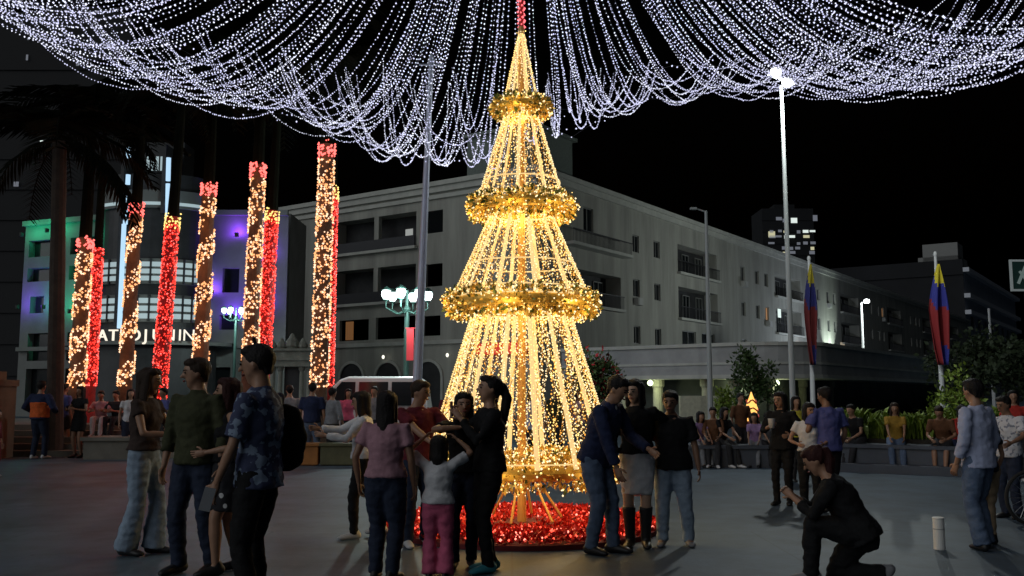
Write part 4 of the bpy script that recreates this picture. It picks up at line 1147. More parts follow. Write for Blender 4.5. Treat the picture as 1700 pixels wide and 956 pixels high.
def palm(label, px0, py0, px1, py1, Y, rad, style, zb=0.0, cap=None, crown=True, wrap_from=None):
    """trunk whose lit part runs from pixel (px0,py0) to (px1,py1) at distance Y"""
    a, t = at(px0, py0, Y), at(px1, py1, Y)
    k = (t.x - a.x) / (t.z - a.z)
    base = Vector((a.x - k * (a.z - zb), Y, zb))
    o = thing('palm_tree', label, 'palm tree', base, group='palms wrapped in lights')
    H = t.z - zb
    ctr = lambda z: Vector((k * z, 0, z))
    g = Geo(); n = 14
    g.tube([ctr(H * i / n) for i in range(n + 1)], [rad * (1.25 if i == 0 else 1.02 + 0.03 * math.sin(i * 2.1)) * (1 - 0.18 * i / n) for i in range(n + 1)], 14, round_ends=False)
    tr_ = obj('trunk', g, m_rbk if style == 'red' else m_bark, o)
    if crown:
        g = Geo(); g.tube([ctr(H + 0.002), ctr(H + 2.6), ctr(H + 3.5)], [rad * 0.8, rad * 0.6, rad * 0.3], 10, round_ends=False); obj('crownshaft', g, m_frond, o)
        for i in range(15):
            f = obj('frond', FRONDS[i % 3], None, o, ctr(H + 3.3 + 0.02 * i))
            f.rotation_euler = (0, random.uniform(-0.5, 0.45), i * 2.4 + random.uniform(-.2, .2)); s = random.uniform(0.85, 1.15); f.scale = (s, s, s)
    zs = a.z - zb
    caph = 0.36 if cap else 0.0
    A, B = [], []
    if style == 'red':
        n = int((H - zs) * 330)
        for i in range(n):
            z = random.uniform(zs, H - caph * 0.6); th_ = random.uniform(0, 2 * math.pi); r = rad * (1 - 0.18 * z / H) + 0.02
            p = ctr(z) + Vector((r * math.cos(th_), r * math.sin(th_), 0))
            (A if random.random() < 0.8 else B).append(p)
        mats_ = (m_pr, m_pr2); rb = 0.019
    else:
        pitch, bw = style
        n = int((H - zs) * 300 * bw)
        for i in range(n):
            th_ = random.uniform(0, 2 * math.pi)
            z0 = random.uniform(zs / pitch - 1, H / pitch)
            z = (math.floor(z0) + th_ / (2 * math.pi)) * pitch + random.uniform(0, bw * pitch)
            z = round(z / 0.055) * 0.055 + random.uniform(-.01, .01)
            if not zs < z < H - caph: continue
            r = rad * (1 - 0.18 * z / H) + 0.025
            p = ctr(z) + Vector((r * math.cos(th_), r * math.sin(th_), 0))
            (A if random.random() < 0.6 else B).append(p)
        mats_ = (m_pw, m_pw2); rb = 0.027
    for nm, pts, mt in (('wrap_bulbs', A, mats_[0]), ('pale_wrap_bulbs', B, mats_[1])):
        tag(obj(nm, bulb_mesh(nm, pts, rb * Y / 22, 0.35), mt, tr_), kind='stuff')
    if cap:
        pts = []
        for i in range(90):
            z = H - caph * random.random() ** 0.7 + 0.1 * random.random(); th_ = random.uniform(0, 6.28); r = rad * 0.85 + 0.03
            pts.append(ctr(z) + Vector((r * math.cos(th_), r * math.sin(th_), 0)))
        tag(obj('cap_bulbs', bulb_mesh('cap_bulbs', pts, rb * 1.1 * Y / 22, 0.3), m_pr2 if cap == 'red' else m_py, tr_), kind='stuff')
    zm = (zs + H) / 2
    colr, e = ((1.0, 0.06, 0.04), 3.0) if style == 'red' else ((1.0, 0.38, 0.15), 5.0)
    for f in (0.08, 0.3, 0.52, 0.74, 0.94):
        z = zs + (H - zs) * f
        point_light('wrap_light', o, ctr(z) + Vector((0, -rad - 0.3, 0)), e * 0.5, colr, 0.15)
    return o
palm('palm in a broad spiral of warm lights, leftmost of the lit palms', 127, 645, 142, 395, 24.0, 0.20, (1.0, 0.74), 0.7, 'red')
palm('slim palm wrapped all in red lights close behind the leftmost spiral lit palm', 150, 640, 163, 412, 25.5, 0.15, 'red', 0.7, None)
palm('palm in a thin spiral of warm lights with red tip before the theatre letters', 208, 640, 227, 338, 24.5, 0.18, (1.2, 0.52), 0.7, 'red')
palm('palm wrapped all in red lights with a yellow tip in front of the theatre entrance', 261, 682, 287, 360, 23.0, 0.18, 'red', 0.7, 'yellow')
palm('palm in warm spiral lights with a red tip above the man in the olive shirt', 333, 600, 347, 306, 24.5, 0.20, (1.1, 0.62), 0.7, 'red')
palm('palm in warm spiral lights with bright red tip left of the tall red palm', 415, 600, 429, 274, 24.2, 0.20, (1.25, 0.76), 0.0, 'red')
palm('palm wrapped all in red lights above the man in the patterned shirt', 437, 618, 452, 350, 25.6, 0.19, 'red', 0.0, 'yellow')
palm('tallest lit palm, closely wrapped in warm lights with red tip beside the pale building', 530, 642, 543, 240, 22.0, 0.20, (1.45, 0.9), 0.0, 'red')
palm('palm wrapped in red lights half hidden behind the tallest lit palm', 543, 640, 552, 312, 23.2, 0.15, 'red', 0.0, 'yellow')
# an unlit palm at the far left
def bare_palm(label, px0, py0, px1, py1, Y, rad, zb):
    a, t = at(px0, py0, Y), at(px1, py1, Y); k = (t.x - a.x) / (t.z - a.z)
    o = thing('palm_tree', label, 'palm tree', (a.x - k * (a.z - zb), Y, zb))
    H = t.z - zb; ctr = lambda z: Vector((k * z, 0, z))
    g = Geo(); g.tube([ctr(H * i / 12) for i in range(13)], [rad * (1.15 - 0.2 * i / 12 + 0.03 * math.sin(i * 2)) for i in range(13)], 12, round_ends=False); obj('trunk', g, mat('dark_bark', (0.045, 0.03, 0.022), 0.9, var=0.3, vscale=4), o)
    for i in range(18):
        f = obj('frond', FRONDS[i % 3], None, o, ctr(H + 0.02 * i)); f.rotation_euler = (0, random.uniform(-0.5, 0.6), i * 2.4); s = random.uniform(1.0, 1.4); f.scale = (s, s, s)
bare_palm('unlit dark palm trunk standing between the green lit wing and the leftmost lit palm', 92, 640, 99, 235, 22.6, 0.17, 0.0)

# ================================================================ shrubs and trees
m_leafy = mat('yellow_green_leaf', (0.15, 0.22, 0.025), 0.6, var=0.35, vscale=3)
m_leafd = mat('dark_green_leaf', (0.05, 0.09, 0.025), 0.55, var=0.35, vscale=3)
def blade_bush(n, w, h, seed):
    rg = np.random.default_rng(seed)
    g = Geo()
    for i in range(n):
        x, y = rg.normal() * w * 0.33, rg.normal() * w * 0.25
        L = h * rg.uniform(0.5, 1.0); a = rg.uniform(0, 6.28); lean = rg.uniform(0.05, 0.55)
        d = Vector((math.cos(a), math.sin(a), 0)); s = Vector((-d.y, d.x, 0)) * 0.03 * rg.uniform(0.7, 1.6)
        p0 = Vector((x, y, 0)); p1 = p0 + Vector((0, 0, L * 0.55)) + d * L * lean * 0.4; p2 = p0 + Vector((0, 0, L * 0.85)) + d * L * lean * 0.9; p3 = p0 + Vector((0, 0, L * (1 - 0.25 * lean))) + d * L * lean * 1.35
        g.add([p0 - s * 0.4, p0 + s * 0.4, p1 + s, p2 + s * 0.8, p3, p2 - s * 0.8, p1 - s], [(0, 1, 2, 6), (6, 2, 3, 5), (5, 3, 4)])
    return g
bush_meshes = [blade_bush(170, 0.85, 0.72, i).mesh('foliage') for i in range(3)]
for i, me in enumerate(bush_meshes): me.materials.append(m_leafy)
k = 0
for row, (dy, n) in enumerate(((1.35, 10), (2.1, 9))):
    for i in range(n):
        p = PLM @ Vector((0.1 + i * 0.6 + row * 0.3, dy, 0.6))
        o = thing('leafy_shrub', 'shrub with upright yellow green leaves in the long planter', 'shrub', p, random.uniform(0, 6.28), 'shrubs filling the long planter')
        f = obj('foliage', bush_meshes[(i * 2 + row) % 3], None, o); s = random.uniform(0.65, 1.0); f.scale = (s * 1.2, s * 1.2, s); f['kind'] = 'stuff'
def leaf_tree(label, loc, H, rx, rz, n, m, ls, name='leafy_tree', trunk_r=0.09, deco=0):
    o = thing(name, label, 'tree', loc)
    g = Geo(); g.tube([(0, 0, 0), (0.05, 0, H * 0.45), (0, 0.05, H * 0.8)], [trunk_r, trunk_r * 0.8, trunk_r * 0.4], 8)
    for i in range(5):
        a = i * 1.3; g.tube([(0.04, 0, H * 0.42 + 0.08 * i), (math.cos(a) * rx * 0.6, math.sin(a) * rx * 0.6, H * 0.6 + 0.1 * i)], [trunk_r * 0.5, trunk_r * 0.2], 5)
    obj('trunk', g, m_bark, o)
    # clumps of leaves
    cl = rng.normal(size=(26, 3)) * np.array([rx * 0.45, rx * 0.45, rz * 0.42]); 
    idx = rng.integers(0, 26, n)
    off = rng.normal(size=(n, 3)) * np.array([rx, rx, rz]) * 0.17
    P = cl[idx] + off + np.array([0, 0, H * 0.68]); N = off + rng.normal(size=(n, 3)) * 0.3 * rx + np.array([0, 0, 0.15])
    tag(obj('crown', flake_mesh('crown', P, N, ls), m, o), kind='stuff')
    if deco:
        pi = rng.integers(0, n, deco)
        tag(obj('red_blossom', flake_mesh('red_blossom', P[pi] * 1.03, N[pi], ls * 1.2), mat('red_petal', (0.4, 0.02, 0.03), 0.6), o), kind='stuff')
    return o
p = at(988, 690, 27); leaf_tree('small dark tree with red blossoms close behind the right side of the golden tree', (p.x, p.y, 0), 2.75, 0.75, 1.0, 2600, m_leafd, 0.12, deco=300)
p = at(1245, 690, 44); leaf_tree('bushy green tree in front of the arcade columns near the glowing ornament', (p.x, p.y, 0), 3.1, 1.0, 1.2, 1800, m_leafd, 0.2)
p = at(1205, 690, 40); leaf_tree('small pale green shrub beside the thin lamp pole', (p.x, p.y, 0), 1.5, 0.5, 0.6, 700, m_leafy, 0.14, name='shrub', trunk_r=0.04)
for px, hh, lab in ((1672, 4.1, 'large dark tree before the office building at the right edge'), (1630, 3.4, 'dark tree behind the man in the pale blue shirt')):
    p = at(px, 690, 40); leaf_tree(lab, (p.x, p.y, 0), hh, 1.7, 1.3, 2600, mat('night_leaf', (0.025, 0.04, 0.015), 0.7, var=0.3, vscale=2), 0.25)
p = at(1596, 700, 24); leaf_tree('leafy green bush at the right end of the long planter', (p.x, p.y, 0), 1.9, 0.55, 0.7, 900, m_leafy, 0.12, name='bush', trunk_r=0.05)

# ================================================================ parked van, barrier blocks and small street things
m_van = mat('white_car_paint', (0.55, 0.56, 0.57), 0.3, spec=0.6)
m_tyre = mat('tyre_rubber', (0.02, 0.02, 0.02), 0.85)
vb = ground_at(590, 741)
van = thing('parked_van', 'white van with dark windows parked behind the crowd beneath the pale building', 'van', (vb.x, vb.y, 0))
prof = [(-2.0, 0.32), (-2.06, 0.75), (-1.95, 0.98), (-1.05, 1.18), (-0.35, 1.86), (-0.1, 1.95), (1.75, 1.95), (1.98, 1.8), (2.1, 1.0), (2.1, 0.32)]
def extrude_prof(prof, w, inset=0.12):
    g = Geo(); n = len(prof)
    z_in = lambda z: inset * max(0, (z - 1.0)) / 0.95
    a = [Vector((x, -w + z_in(z), z)) for x, z in prof]; b = [Vector((x, w - z_in(z), z)) for x, z in prof]
    g.add(a + b, [tuple(range(n)), tuple(reversed(range(n, 2 * n)))] + [((i + 1) % n, i, n + i, n + (i + 1) % n) for i in range(n)])
    return g
o = obj('body', extrude_prof(prof, 0.86), m_van, van)
bv = o.modifiers.new('b', 'BEVEL'); bv.width = 0.06; bv.segments = 3; bv.limit_method = 'ANGLE'
for x0, x1, xt0, xt1 in ((-0.85, 0.1, -0.28, 0.1), (0.2, 1.0, 0.2, 1.0), (1.1, 1.9, 1.1, 1.82)):
    g = Geo(); z0, z1 = 1.15, 1.8
    y0, y1 = -0.86 + 0.12 * 0.158 - 0.012, -0.86 + 0.12 * 0.84 - 0.012
    g.add([(x0, y0, z0), (x1, y0, z0), (xt1, y1, z1), (xt0, y1, z1), (x0, y0 + .01, z0), (x1, y0 + .01, z0), (xt1, y1 + .01, z1), (xt0, y1 + .01, z1)], [(0, 1, 2, 3), (7, 6, 5, 4), (0, 4, 5, 1), (1, 5, 6, 2), (2, 6, 7, 3), (3, 7, 4, 0)]); obj('window', g, m_glass, van)
g = Geo(); g.add([(-1.03, -0.72, 1.21), (-1.03, 0.72, 1.21), (-0.38, 0.66, 1.84), (-0.38, -0.66, 1.84)], [(0, 1, 2, 3)]); 
w_ = obj('windscreen', g, m_glass, van, (-0.02, 0, 0.015))
for x in (-1.35, 1.35):
    for s in (-1, 1):
        g = Geo(); g.tube([(x, s * 0.89, 0.32), (x, s * 0.68, 0.32)], [0.32, 0.32], 24, side=(1, 0, 0), round_ends=False); wh = obj('wheel', g, m_tyre, van)
        g = Geo(); g.tube([(x, s * 0.905, 0.32), (x, s * 0.885, 0.32)], [0.19, 0.2], 16, side=(1, 0, 0), round_ends=False); obj('rim', g, mat('rim_grey', (0.4, 0.4, 0.4), 0.4, metal=0.7), wh)
g = Geo(); g.box(-2.05, -1.98, -0.75, -0.4, 0.72, 0.9); obj('headlight', g, mat('headlight_glass', (0.6, 0.6, 0.55), 0.2), van)
g = Geo(); g.box(-2.1, -1.9, -0.84, 0.84, 0.34, 0.56); obj('bumper', g, mat('bumper_grey', (0.1, 0.1, 0.1), 0.6), van)
g = Geo(); g.box(2.08, 2.125, -0.8, -0.62, 0.8, 1.1); obj('tail_light', g, mat('tail_red', (0.4, 0.02, 0.02), 0.3), van)
for px, c, lab, nm in ((497, (0.32, 0.13, 0.03), 'low orange painted block standing before the wheel of the white van', 'orange_paint'), (568, (0.10, 0.10, 0.05), 'low yellow green painted block standing before the white van', 'olive_paint')):
    p = ground_at(px, 772); w = 0.42
    g = Geo(); g.box(-w, w, -0.2, 0.2, 0.02, 0.40); g.box(-w - 0.04, w + 0.04, -0.24, 0.24, 0.40, 0.46); g.box(-w + 0.05, w - 0.05, -0.16, 0.16, 0, 0.018)
    o = tag(obj('painted_block', g, mat(nm, c, 0.7, var=0.2, vscale=4), None, (p.x, p.y, 0)), lab, 'planter block')
    bv = o.modifiers.new('b', 'BEVEL'); bv.width = 0.02; bv.segments = 2
# glowing ornament on a red pedestal
p = at(1250, 755, 21.5)
orn = thing('glowing_ornament', 'small glowing gold and red ornament on a red pedestal before the arcade', 'ornament', (p.x, p.y, 0))
g = Geo(); g.lathe([(0.2, 0), (0.2, 0.08), (0.13, 0.14), (0.12, 0.75), (0.18, 0.8), (0.18, 0.86)], 12); obj('pedestal', g, mat('red_pedestal', (0.22, 0.02, 0.015), 0.6), orn)
g = Geo(); g.lathe([(0.12, 0.86), (0.15, 0.95), (0.12, 1.05), (0.14, 1.15), (0.10, 1.28), (0.05, 1.40), (0.01, 1.52)], 12); obj('figure', g, glow('ornament_glow', (1.0, 0.5, 0.12), 1.3), orn)
g = Geo()
for z, r in ((0.98, 0.153), (1.12, 0.146), (1.3, 0.11)): g.tube([(r * math.cos(i * math.pi / 8), r * math.sin(i * math.pi / 8), z + 0.04 * math.sin(i * 1.2)) for i in range(17)], [0.018] * 17, 6, round_ends=False)
obj('ribbon', g, mat('ornament_red', (0.45, 0.02, 0.01), 0.5), orn)
# short white tube on the pavement
p = ground_at(1560, 912)
wt = thing('white_tube', 'short white upright tube standing alone on the pavement at the right', 'bollard', (p.x, p.y, 0))
m_wt = mat('white_plastic', (0.75, 0.74, 0.70), 0.5)
g = Geo(); g.lathe([(0.052, 0), (0.054, 0.01), (0.052, 0.28), (0.05, 0.29)], 20); obj('tube', g, m_wt, wt)
g = Geo(); g.lathe([(0.055, 0.2902), (0.056, 0.296), (0.052, 0.304), (0.02, 0.306)], 20); obj('lid', g, m_wt, wt)
g = Geo(); g.lathe([(0.0545, 0.19), (0.0545, 0.2)], 20); obj('seam', g, mat('seam_grey', (0.4, 0.4, 0.4), 0.6), wt)
# white bag on the planter ledge
p = PLM @ Vector((3.75, 0.62, 0.52))
g = Geo(); g.tube([(0, 0, 0.02), (0, 0, 0.12), (0, 0, 0.26)], [(0.24, 0.1), (0.25, 0.11), (0.16, 0.04)], 12)
fused_obj('bag', g, mat('white_bag', (0.6, 0.62, 0.55), 0.7), 0.025, None, wrinkle=0.015, wscale=9).location = p
bagw = JOBS[-1]['target'][0]; tag(bagw, 'pale bag lying on the ledge of the long planter between seated people', 'bag')

# ================================================================ people
def fabric(name, col, var=0.18, rough=0.85, bump=0.25):
    return mat('fabric_' + name, col, rough, var=var, vscale=14, bump=bump, bscale=60, spec=0.2)
SKIN = {'tan': mat('skin_tan', (0.34, 0.185, 0.115), 0.5, var=0.06, vscale=20), 'brown': mat('skin_brown', (0.24, 0.125, 0.075), 0.5, var=0.06, vscale=20), 'fair': mat('skin_fair', (0.46, 0.29, 0.20), 0.5, var=0.06, vscale=20)}
HAIR = {'black': mat('hair_black', (0.012, 0.010, 0.010), 0.62, spec=0.2, bump=0.5, bscale=90), 'auburn': mat('hair_auburn', (0.035, 0.010, 0.009), 0.62, spec=0.2, bump=0.5, bscale=90), 'brown': mat('hair_brown', (0.03, 0.018, 0.012), 0.62, spec=0.2, bump=0.5, bscale=90)}
m_eye = mat('eye_dark', (0.015, 0.012, 0.01), 0.2)
m_lip = mat('lip', (0.22, 0.06, 0.05), 0.5)
V = Vector

def ik(a, b, l1, l2, hint):
    """elbow / knee position for a two-bone chain from a to b bending towards hint; also the reached end"""
    d = b - a; D = d.length
    D2 = max(abs(l1 - l2) + 1e-3, min(D, (l1 + l2) * 0.998))
    d = d.normalized(); b = a + d * D2
    x = (l1 * l1 - l2 * l2 + D2 * D2) / (2 * D2); h = math.sqrt(max(0.0, l1 * l1 - x * x))
    u = hint - d * hint.dot(d)
    u = u.normalized() if u.length > 1e-5 else d.orthogonal().normalized()
    return a + d * x + u * h, b

def hand_geo(G, wrist, d, pn, H, thumb_side, curl=0.35):
    """palm, four fingers and a thumb; d = direction of the hand, pn = the way the palm faces"""
    d = d.normalized(); pn = (pn - d * pn.dot(d)).normalized(); s = d.cross(pn) * thumb_side
    k = H / 1.7
    p1 = wrist + d * 0.085 * k
    G.tube([wrist - d * 0.02 * k, wrist + d * 0.025 * k, p1], [(0.021 * k, 0.017 * k), (0.034 * k, 0.016 * k), (0.036 * k, 0.013 * k)], 8, side=s)
    for i, (o, L) in enumerate(((0.027, 0.068), (0.009, 0.078), (-0.009, 0.072), (-0.027, 0.055))):
        b = p1 + s * o * k - d * 0.004 * k
        c = curl * (1 + 0.12 * i); q = [b]; dd = d
        for seg, f in enumerate((0.45, 0.32, 0.23)):
            dd = (d * math.cos(c * (seg + 0.6)) + pn * math.sin(c * (seg + 0.6)) + s * o * 2.0).normalized()
            q.append(q[-1] + dd * L * k * f)
        G.tube(q, [0.0088 * k, 0.0088 * k, 0.008 * k, 0.007 * k], 6)
    b = wrist + d * 0.025 * k + s * 0.027 * k
    t1 = b + (d * 0.6 + s * 0.75 + pn * 0.25).normalized() * 0.035 * k; t2 = t1 + (d * 0.85 + s * 0.25 + pn * 0.45).normalized() * 0.032 * k
    G.tube([b, t1, t2], [0.0115 * k, 0.0105 * k, 0.0085 * k], 6)

def person(label, loc, yaw, H=1.7, sex='m', lean=0, side=0, twist=0, head=(0, 0), pelvis=(0, 0, 0), feet=None, hands=None, elbows=None, knees=None,
           skin='tan', hair=('short', 'black'), top=None, bottom=None, shoes=None, detail=1, width=1.0, group=None, curl=0.35, seat=False, palms=None):
    """one posed figure; lengths in units of its height; local axes: x = its left, -y = forward, z = up"""
    vox = {0: 0.022, 1: 0.0145}[detail]
    f = sex == 'f'
    up = V((math.sin(R(side)), -math.sin(R(lean)), math.cos(R(lean)) * math.cos(R(side)))).normalized()
    Lx = V((1, 0, 0)); Lx = (Lx - up * Lx.dot(up)).normalized()
    tw = Matrix.Rotation(R(twist), 3, up)
    Sx = tw @ Lx; Fw = Lx.cross(up) * -1.0          # forward of the pelvis
    Fw = up.cross(Lx) * -1.0
    if Fw.y > 0: Fw = -Fw
    Fs = tw @ Fw
    P0 = V((pelvis[0], pelvis[1], 0.535 + pelvis[2])) * H
    sp = lambda t: P0 + up * t * H
    shw = (0.098 if f else 0.112) * width; hpw = 0.052
    hw = {'hip': ((0.098 if f else 0.092), 0.070), 'waist': ((0.072 if f else 0.084), 0.056), 'chest': ((0.086 if f else 0.098), (0.068 if f else 0.068)), 'sh': ((0.088 if f else 0.102), 0.048)}
    W = {k: (a * H * width, b * H * width) for k, (a, b) in hw.items()}
    neck0 = sp(0.300); 
    hy, hp = R(head[0]), R(head[1])
    hf = (Matrix.Rotation(hy, 3, up) @ Fs); hx = up.cross(hf).normalized() * 1.0
    hx = hf.cross(up).normalized() * -1.0
    hu = (Matrix.Rotation(hp, 3, hx) @ V((0, 0, 1)) if abs(lean) < 25 else Matrix.Rotation(hp, 3, hx) @ (up * 0.6 + V((0, 0, 0.4))).normalized())
    hf = (hf - hu * hf.dot(hu)).normalized(); hx = hu.cross(hf).normalized() * -1
    hx = hf.cross(hu).normalized()
    neck1 = neck0 + (up * 0.5 + hu * 0.5) * 0.014 * H - hf * 0.0 * H
    hc = neck1 + hu * 0.075 * H + hf * 0.012 * H
    hs = H * (1.07 if H > 1.35 else 1.25)
    # --- joints of the limbs
    J = {}
    for s, nm in ((1, 'L'), (-1, 'R')):
        J['hip' + nm] = P0 + Lx * s * hpw * H - up * 0.015 * H
        J['sh' + nm] = sp(0.268) + Sx * s * shw * H
    feet = feet or {}
    defl = {'L': (0.055, 0.0, 0), 'R': (-0.055, 0.0, 0)}
    for s, nm in ((1, 'L'), (-1, 'R')):
        ft = V(feet.get(nm, defl[nm])) * H + V((0, 0, 0.045 * H))
        kn, ft2 = ik(J['hip' + nm], ft, 0.245 * H, 0.238 * H, V((knees or {}).get(nm, (0.08 * s, -1, 0))))
        J['knee' + nm], J['foot' + nm] = kn, ft2
    hands = hands or {}
    for s, nm in ((1, 'L'), (-1, 'R')):
        tgt = hands.get(nm)
        tgt = V(tgt) * H if tgt is not None else J['sh' + nm] + V((s * 0.045, -0.03, -0.315)) * H
        el, wr = ik(J['sh' + nm], tgt, 0.172 * H, 0.150 * H, V((elbows or {}).get(nm, (s * 0.6, 0.7, -0.35))))
        J['el' + nm], J['wr' + nm] = el, wr
    fdir = {}
    for s, nm in ((1, 'L'), (-1, 'R')):
        fd = (feet.get('d' + nm) if feet else None)
        fdir[nm] = V(fd).normalized() if fd else V((0.18 * s, -1, 0)).normalized()
    # --- skin
    B = Geo()
    B.tube([sp(-0.03), sp(0.0), sp(0.09), sp(0.2), sp(0.278), sp(0.292)], [(W['hip'][0] * .8, W['hip'][1] * .8), W['hip'], W['waist'], W['chest'], (W['sh'][0] * .8, W['sh'][1]), (0.05 * H, 0.036 * H)], 14, side=Sx)
    B.tube([sp(0.262), neck0, neck1, hc], [0.038 * H, (0.030 if f else 0.036) * H, (0.029 if f else 0.034) * H, 0.03 * H], 10)
    HM = Matrix((hx, -hf, hu)).transposed()
    B.ball(hc + hu * 0.012 * hs, (0.044 * hs, 0.055 * hs, 0.052 * hs), 16, 11, HM)                  # skull
    B.tube([hc + hf * 0.010 * hs + hu * 0.0 * hs, hc + hf * 0.018 * hs - hu * 0.032 * hs, hc + hf * 0.026 * hs - hu * 0.053 * hs], [(0.041 * hs, 0.036 * hs), (0.034 * hs, 0.03 * hs), (0.017 * hs, 0.014 * hs)], 12, side=hx)   # jaw
    B.tube([hc + hf * 0.050 * hs + hu * 0.006 * hs, hc + hf * 0.064 * hs - hu * 0.012 * hs], [0.006 * hs, 0.0095 * hs], 6)  # nose
    for s in (1, -1): B.ball(hc + hx * s * 0.044 * hs - hf * 0.004 * hs - hu * 0.002 * hs, (0.007 * hs, 0.012 * hs, 0.018 * hs), 6, 5, HM)
    for s, nm in ((1, 'L'), (-1, 'R')):
        k = H * (0.9 if f else 1.0) * width
        B.tube([sp(0.255) + Sx * s * shw * 0.55 * H, J['sh' + nm], J['sh' + nm].lerp(J['el' + nm], 0.45), J['el' + nm], J['el' + nm].lerp(J['wr' + nm], 0.3), J['wr' + nm]], [(0.028 if top and top.get('sleeve', .55) > 0 else 0.034) * k, (0.027 if top and top.get('sleeve', .55) > 0 else 0.032) * k, 0.0265 * k, 0.0225 * k, 0.0235 * k, 0.0150 * k], 10)
        hp_, kn, ft = J['hip' + nm], J['knee' + nm], J['foot' + nm]
        k = H * width
        B.tube([hp_ + up * 0.01 * H, hp_.lerp(kn, 0.25), hp_.lerp(kn, 0.7), kn, kn.lerp(ft, 0.3), kn.lerp(ft, 0.75), ft], [r_ * k * (0.84 if bottom and bottom['kind'] == 'trousers' else 1.0) for r_ in (0.054, 0.054, 0.042, 0.033, 0.0345, 0.024, 0.021)], 10)
        B.tube([ft - V((0, 0, 0.012 * H)) - fdir[nm] * 0.015 * H, ft - V((0, 0, 0.022 * H)) + fdir[nm] * 0.075 * H], [(0.022 * k, 0.02 * k), (0.024 * k, 0.014 * k)], 8)
    E = Geo()
    for s, nm in ((1, 'L'), (-1, 'R')):
        d = (J['wr' + nm] - J['el' + nm]).normalized()
        if hands.get('d' + nm): d = V(hands['d' + nm]).normalized()
        pn = V((palms or {}).get(nm, (-s, 0, 0.0)))
        if abs(pn.dot(d)) > 0.9: pn = V((0, 0, -1))
        if abs(pn.dot(d)) > 0.9: pn = V((0, -1, 0))
        fwd = V((0, -1, 0.2)); dd = d.cross(pn)
        hand_geo(E, J['wr' + nm], d, pn, H * (0.92 if f else 1), 1 if dd.dot(fwd) > 0 else -1, curl)
    root = fused_obj('person', B, SKIN[skin], vox, None, smooth=3, extra=E)
    root.location = loc; root.rotation_euler = (0, 0, R(yaw))
    tag(root, label, 'person', group)
    # --- face
    if detail:
        for s in (1, -1):
            g = Geo(); g.ball(hc + hx * s * 0.0185 * hs + hf * 0.0505 * hs + hu * 0.006 * hs, (0.0075 * hs, 0.005 * hs, 0.0042 * hs), 8, 6, HM); obj('eye', g, m_eye, root)
            g = Geo(); g.tube([hc + hx * s * 0.008 * hs + hf * 0.0535 * hs + hu * 0.0165 * hs, hc + hx * s * 0.03 * hs + hf * 0.046 * hs + hu * 0.0175 * hs], [0.0028 * hs, 0.0022 * hs], 5); obj('eyebrow', g, HAIR['black'], root)
        g = Geo(); g.ball(hc + hf * 0.0515 * hs - hu * 0.031 * hs, (0.0145 * hs, 0.006 * hs, 0.0048 * hs), 8, 6, HM); obj('mouth', g, m_lip, root)
    # --- hair
    st, hcol = hair
    G = Geo()
    if st != 'bald':
        G.ball(hc + hu * 0.022 * hs - hf * 0.012 * hs, (0.0515 * hs, 0.055 * hs, 0.052 * hs), 16, 11, HM)
        G.ball(hc + hu * 0.048 * hs + hf * 0.016 * hs, (0.043 * hs, 0.038 * hs, 0.023 * hs), 12, 8, HM)
        G.tube([hc - hf * 0.04 * hs + hu * 0.01 * hs, hc - hf * 0.04 * hs - hu * 0.028 * hs], [(0.036 * hs, 0.018 * hs), (0.03 * hs, 0.012 * hs)], 8, side=hx)
        if st in ('long', 'pony', 'mid'):
            ln = {'long': 0.27, 'pony': 0.24, 'mid': 0.13}[st]
            if st == 'pony':
                a = hc - hf * 0.062 * hs + hu * 0.03 * hs
                G.tube([hc - hf * 0.04 * hs + hu * 0.025 * hs, a, a - hf * 0.022 * hs - V((0, 0, 0.06 * H)), a - hf * 0.008 * hs - V((0, 0, ln * H * 0.7)), a + hf * 0.004 * H - V((0, 0, ln * H))], [0.018 * hs, 0.02 * hs, 0.026 * hs, 0.022 * hs, 0.008 * hs], 10)
            else:
                back = hc - hf * 0.042 * hs
                G.tube([back + hu * 0.03 * hs, back - V((0, 0, 0.05 * H)), back - hf * 0.012 * H - V((0, 0, ln * 0.6 * H)), back - hf * 0.016 * H - V((0, 0, ln * H))], [(0.045 * hs, 0.03 * hs), (0.047 * hs, 0.026 * hs), (0.044 * hs, 0.022 * hs), (0.02 * hs, 0.01 * hs)], 12, side=hx)
                for s in (1, -1):
                    q = hc + hx * s * 0.042 * hs
                    G.tube([q + hu * 0.04 * hs, q - V((0, 0, 0.02 * H)), q - hf * 0.006 * H - V((0, 0, 0.085 * H)), q + hf * 0.004 * H - V((0, 0, ln * 0.75 * H))], [(0.012 * hs, 0.022 * hs), (0.014 * hs, 0.026 * hs), (0.016 * hs, 0.024 * hs), (0.008 * hs, 0.01 * hs)], 8, side=hx)
        if st == 'bun': G.ball(hc - hf * 0.06 * hs + hu * 0.05 * hs, 0.024 * hs)
        if st == 'cap':
            G.tube([hc + hu * 0.03 * hs + hf * 0.03 * hs, hc + hu * 0.026 * hs + hf * 0.085 * hs], [(0.035 * hs, 0.008 * hs), (0.028 * hs, 0.006 * hs)], 10, side=hx)
        fused_obj('hair' if st != 'cap' else 'cap', G, HAIR[hcol] if isinstance(hcol, str) else hcol, vox * (0.68 if detail else 0.9), root, smooth=3, wrinkle=0.0055 if detail else 0, wscale=34, wz=0.18)
    # --- top
    infl = 0.010 * H
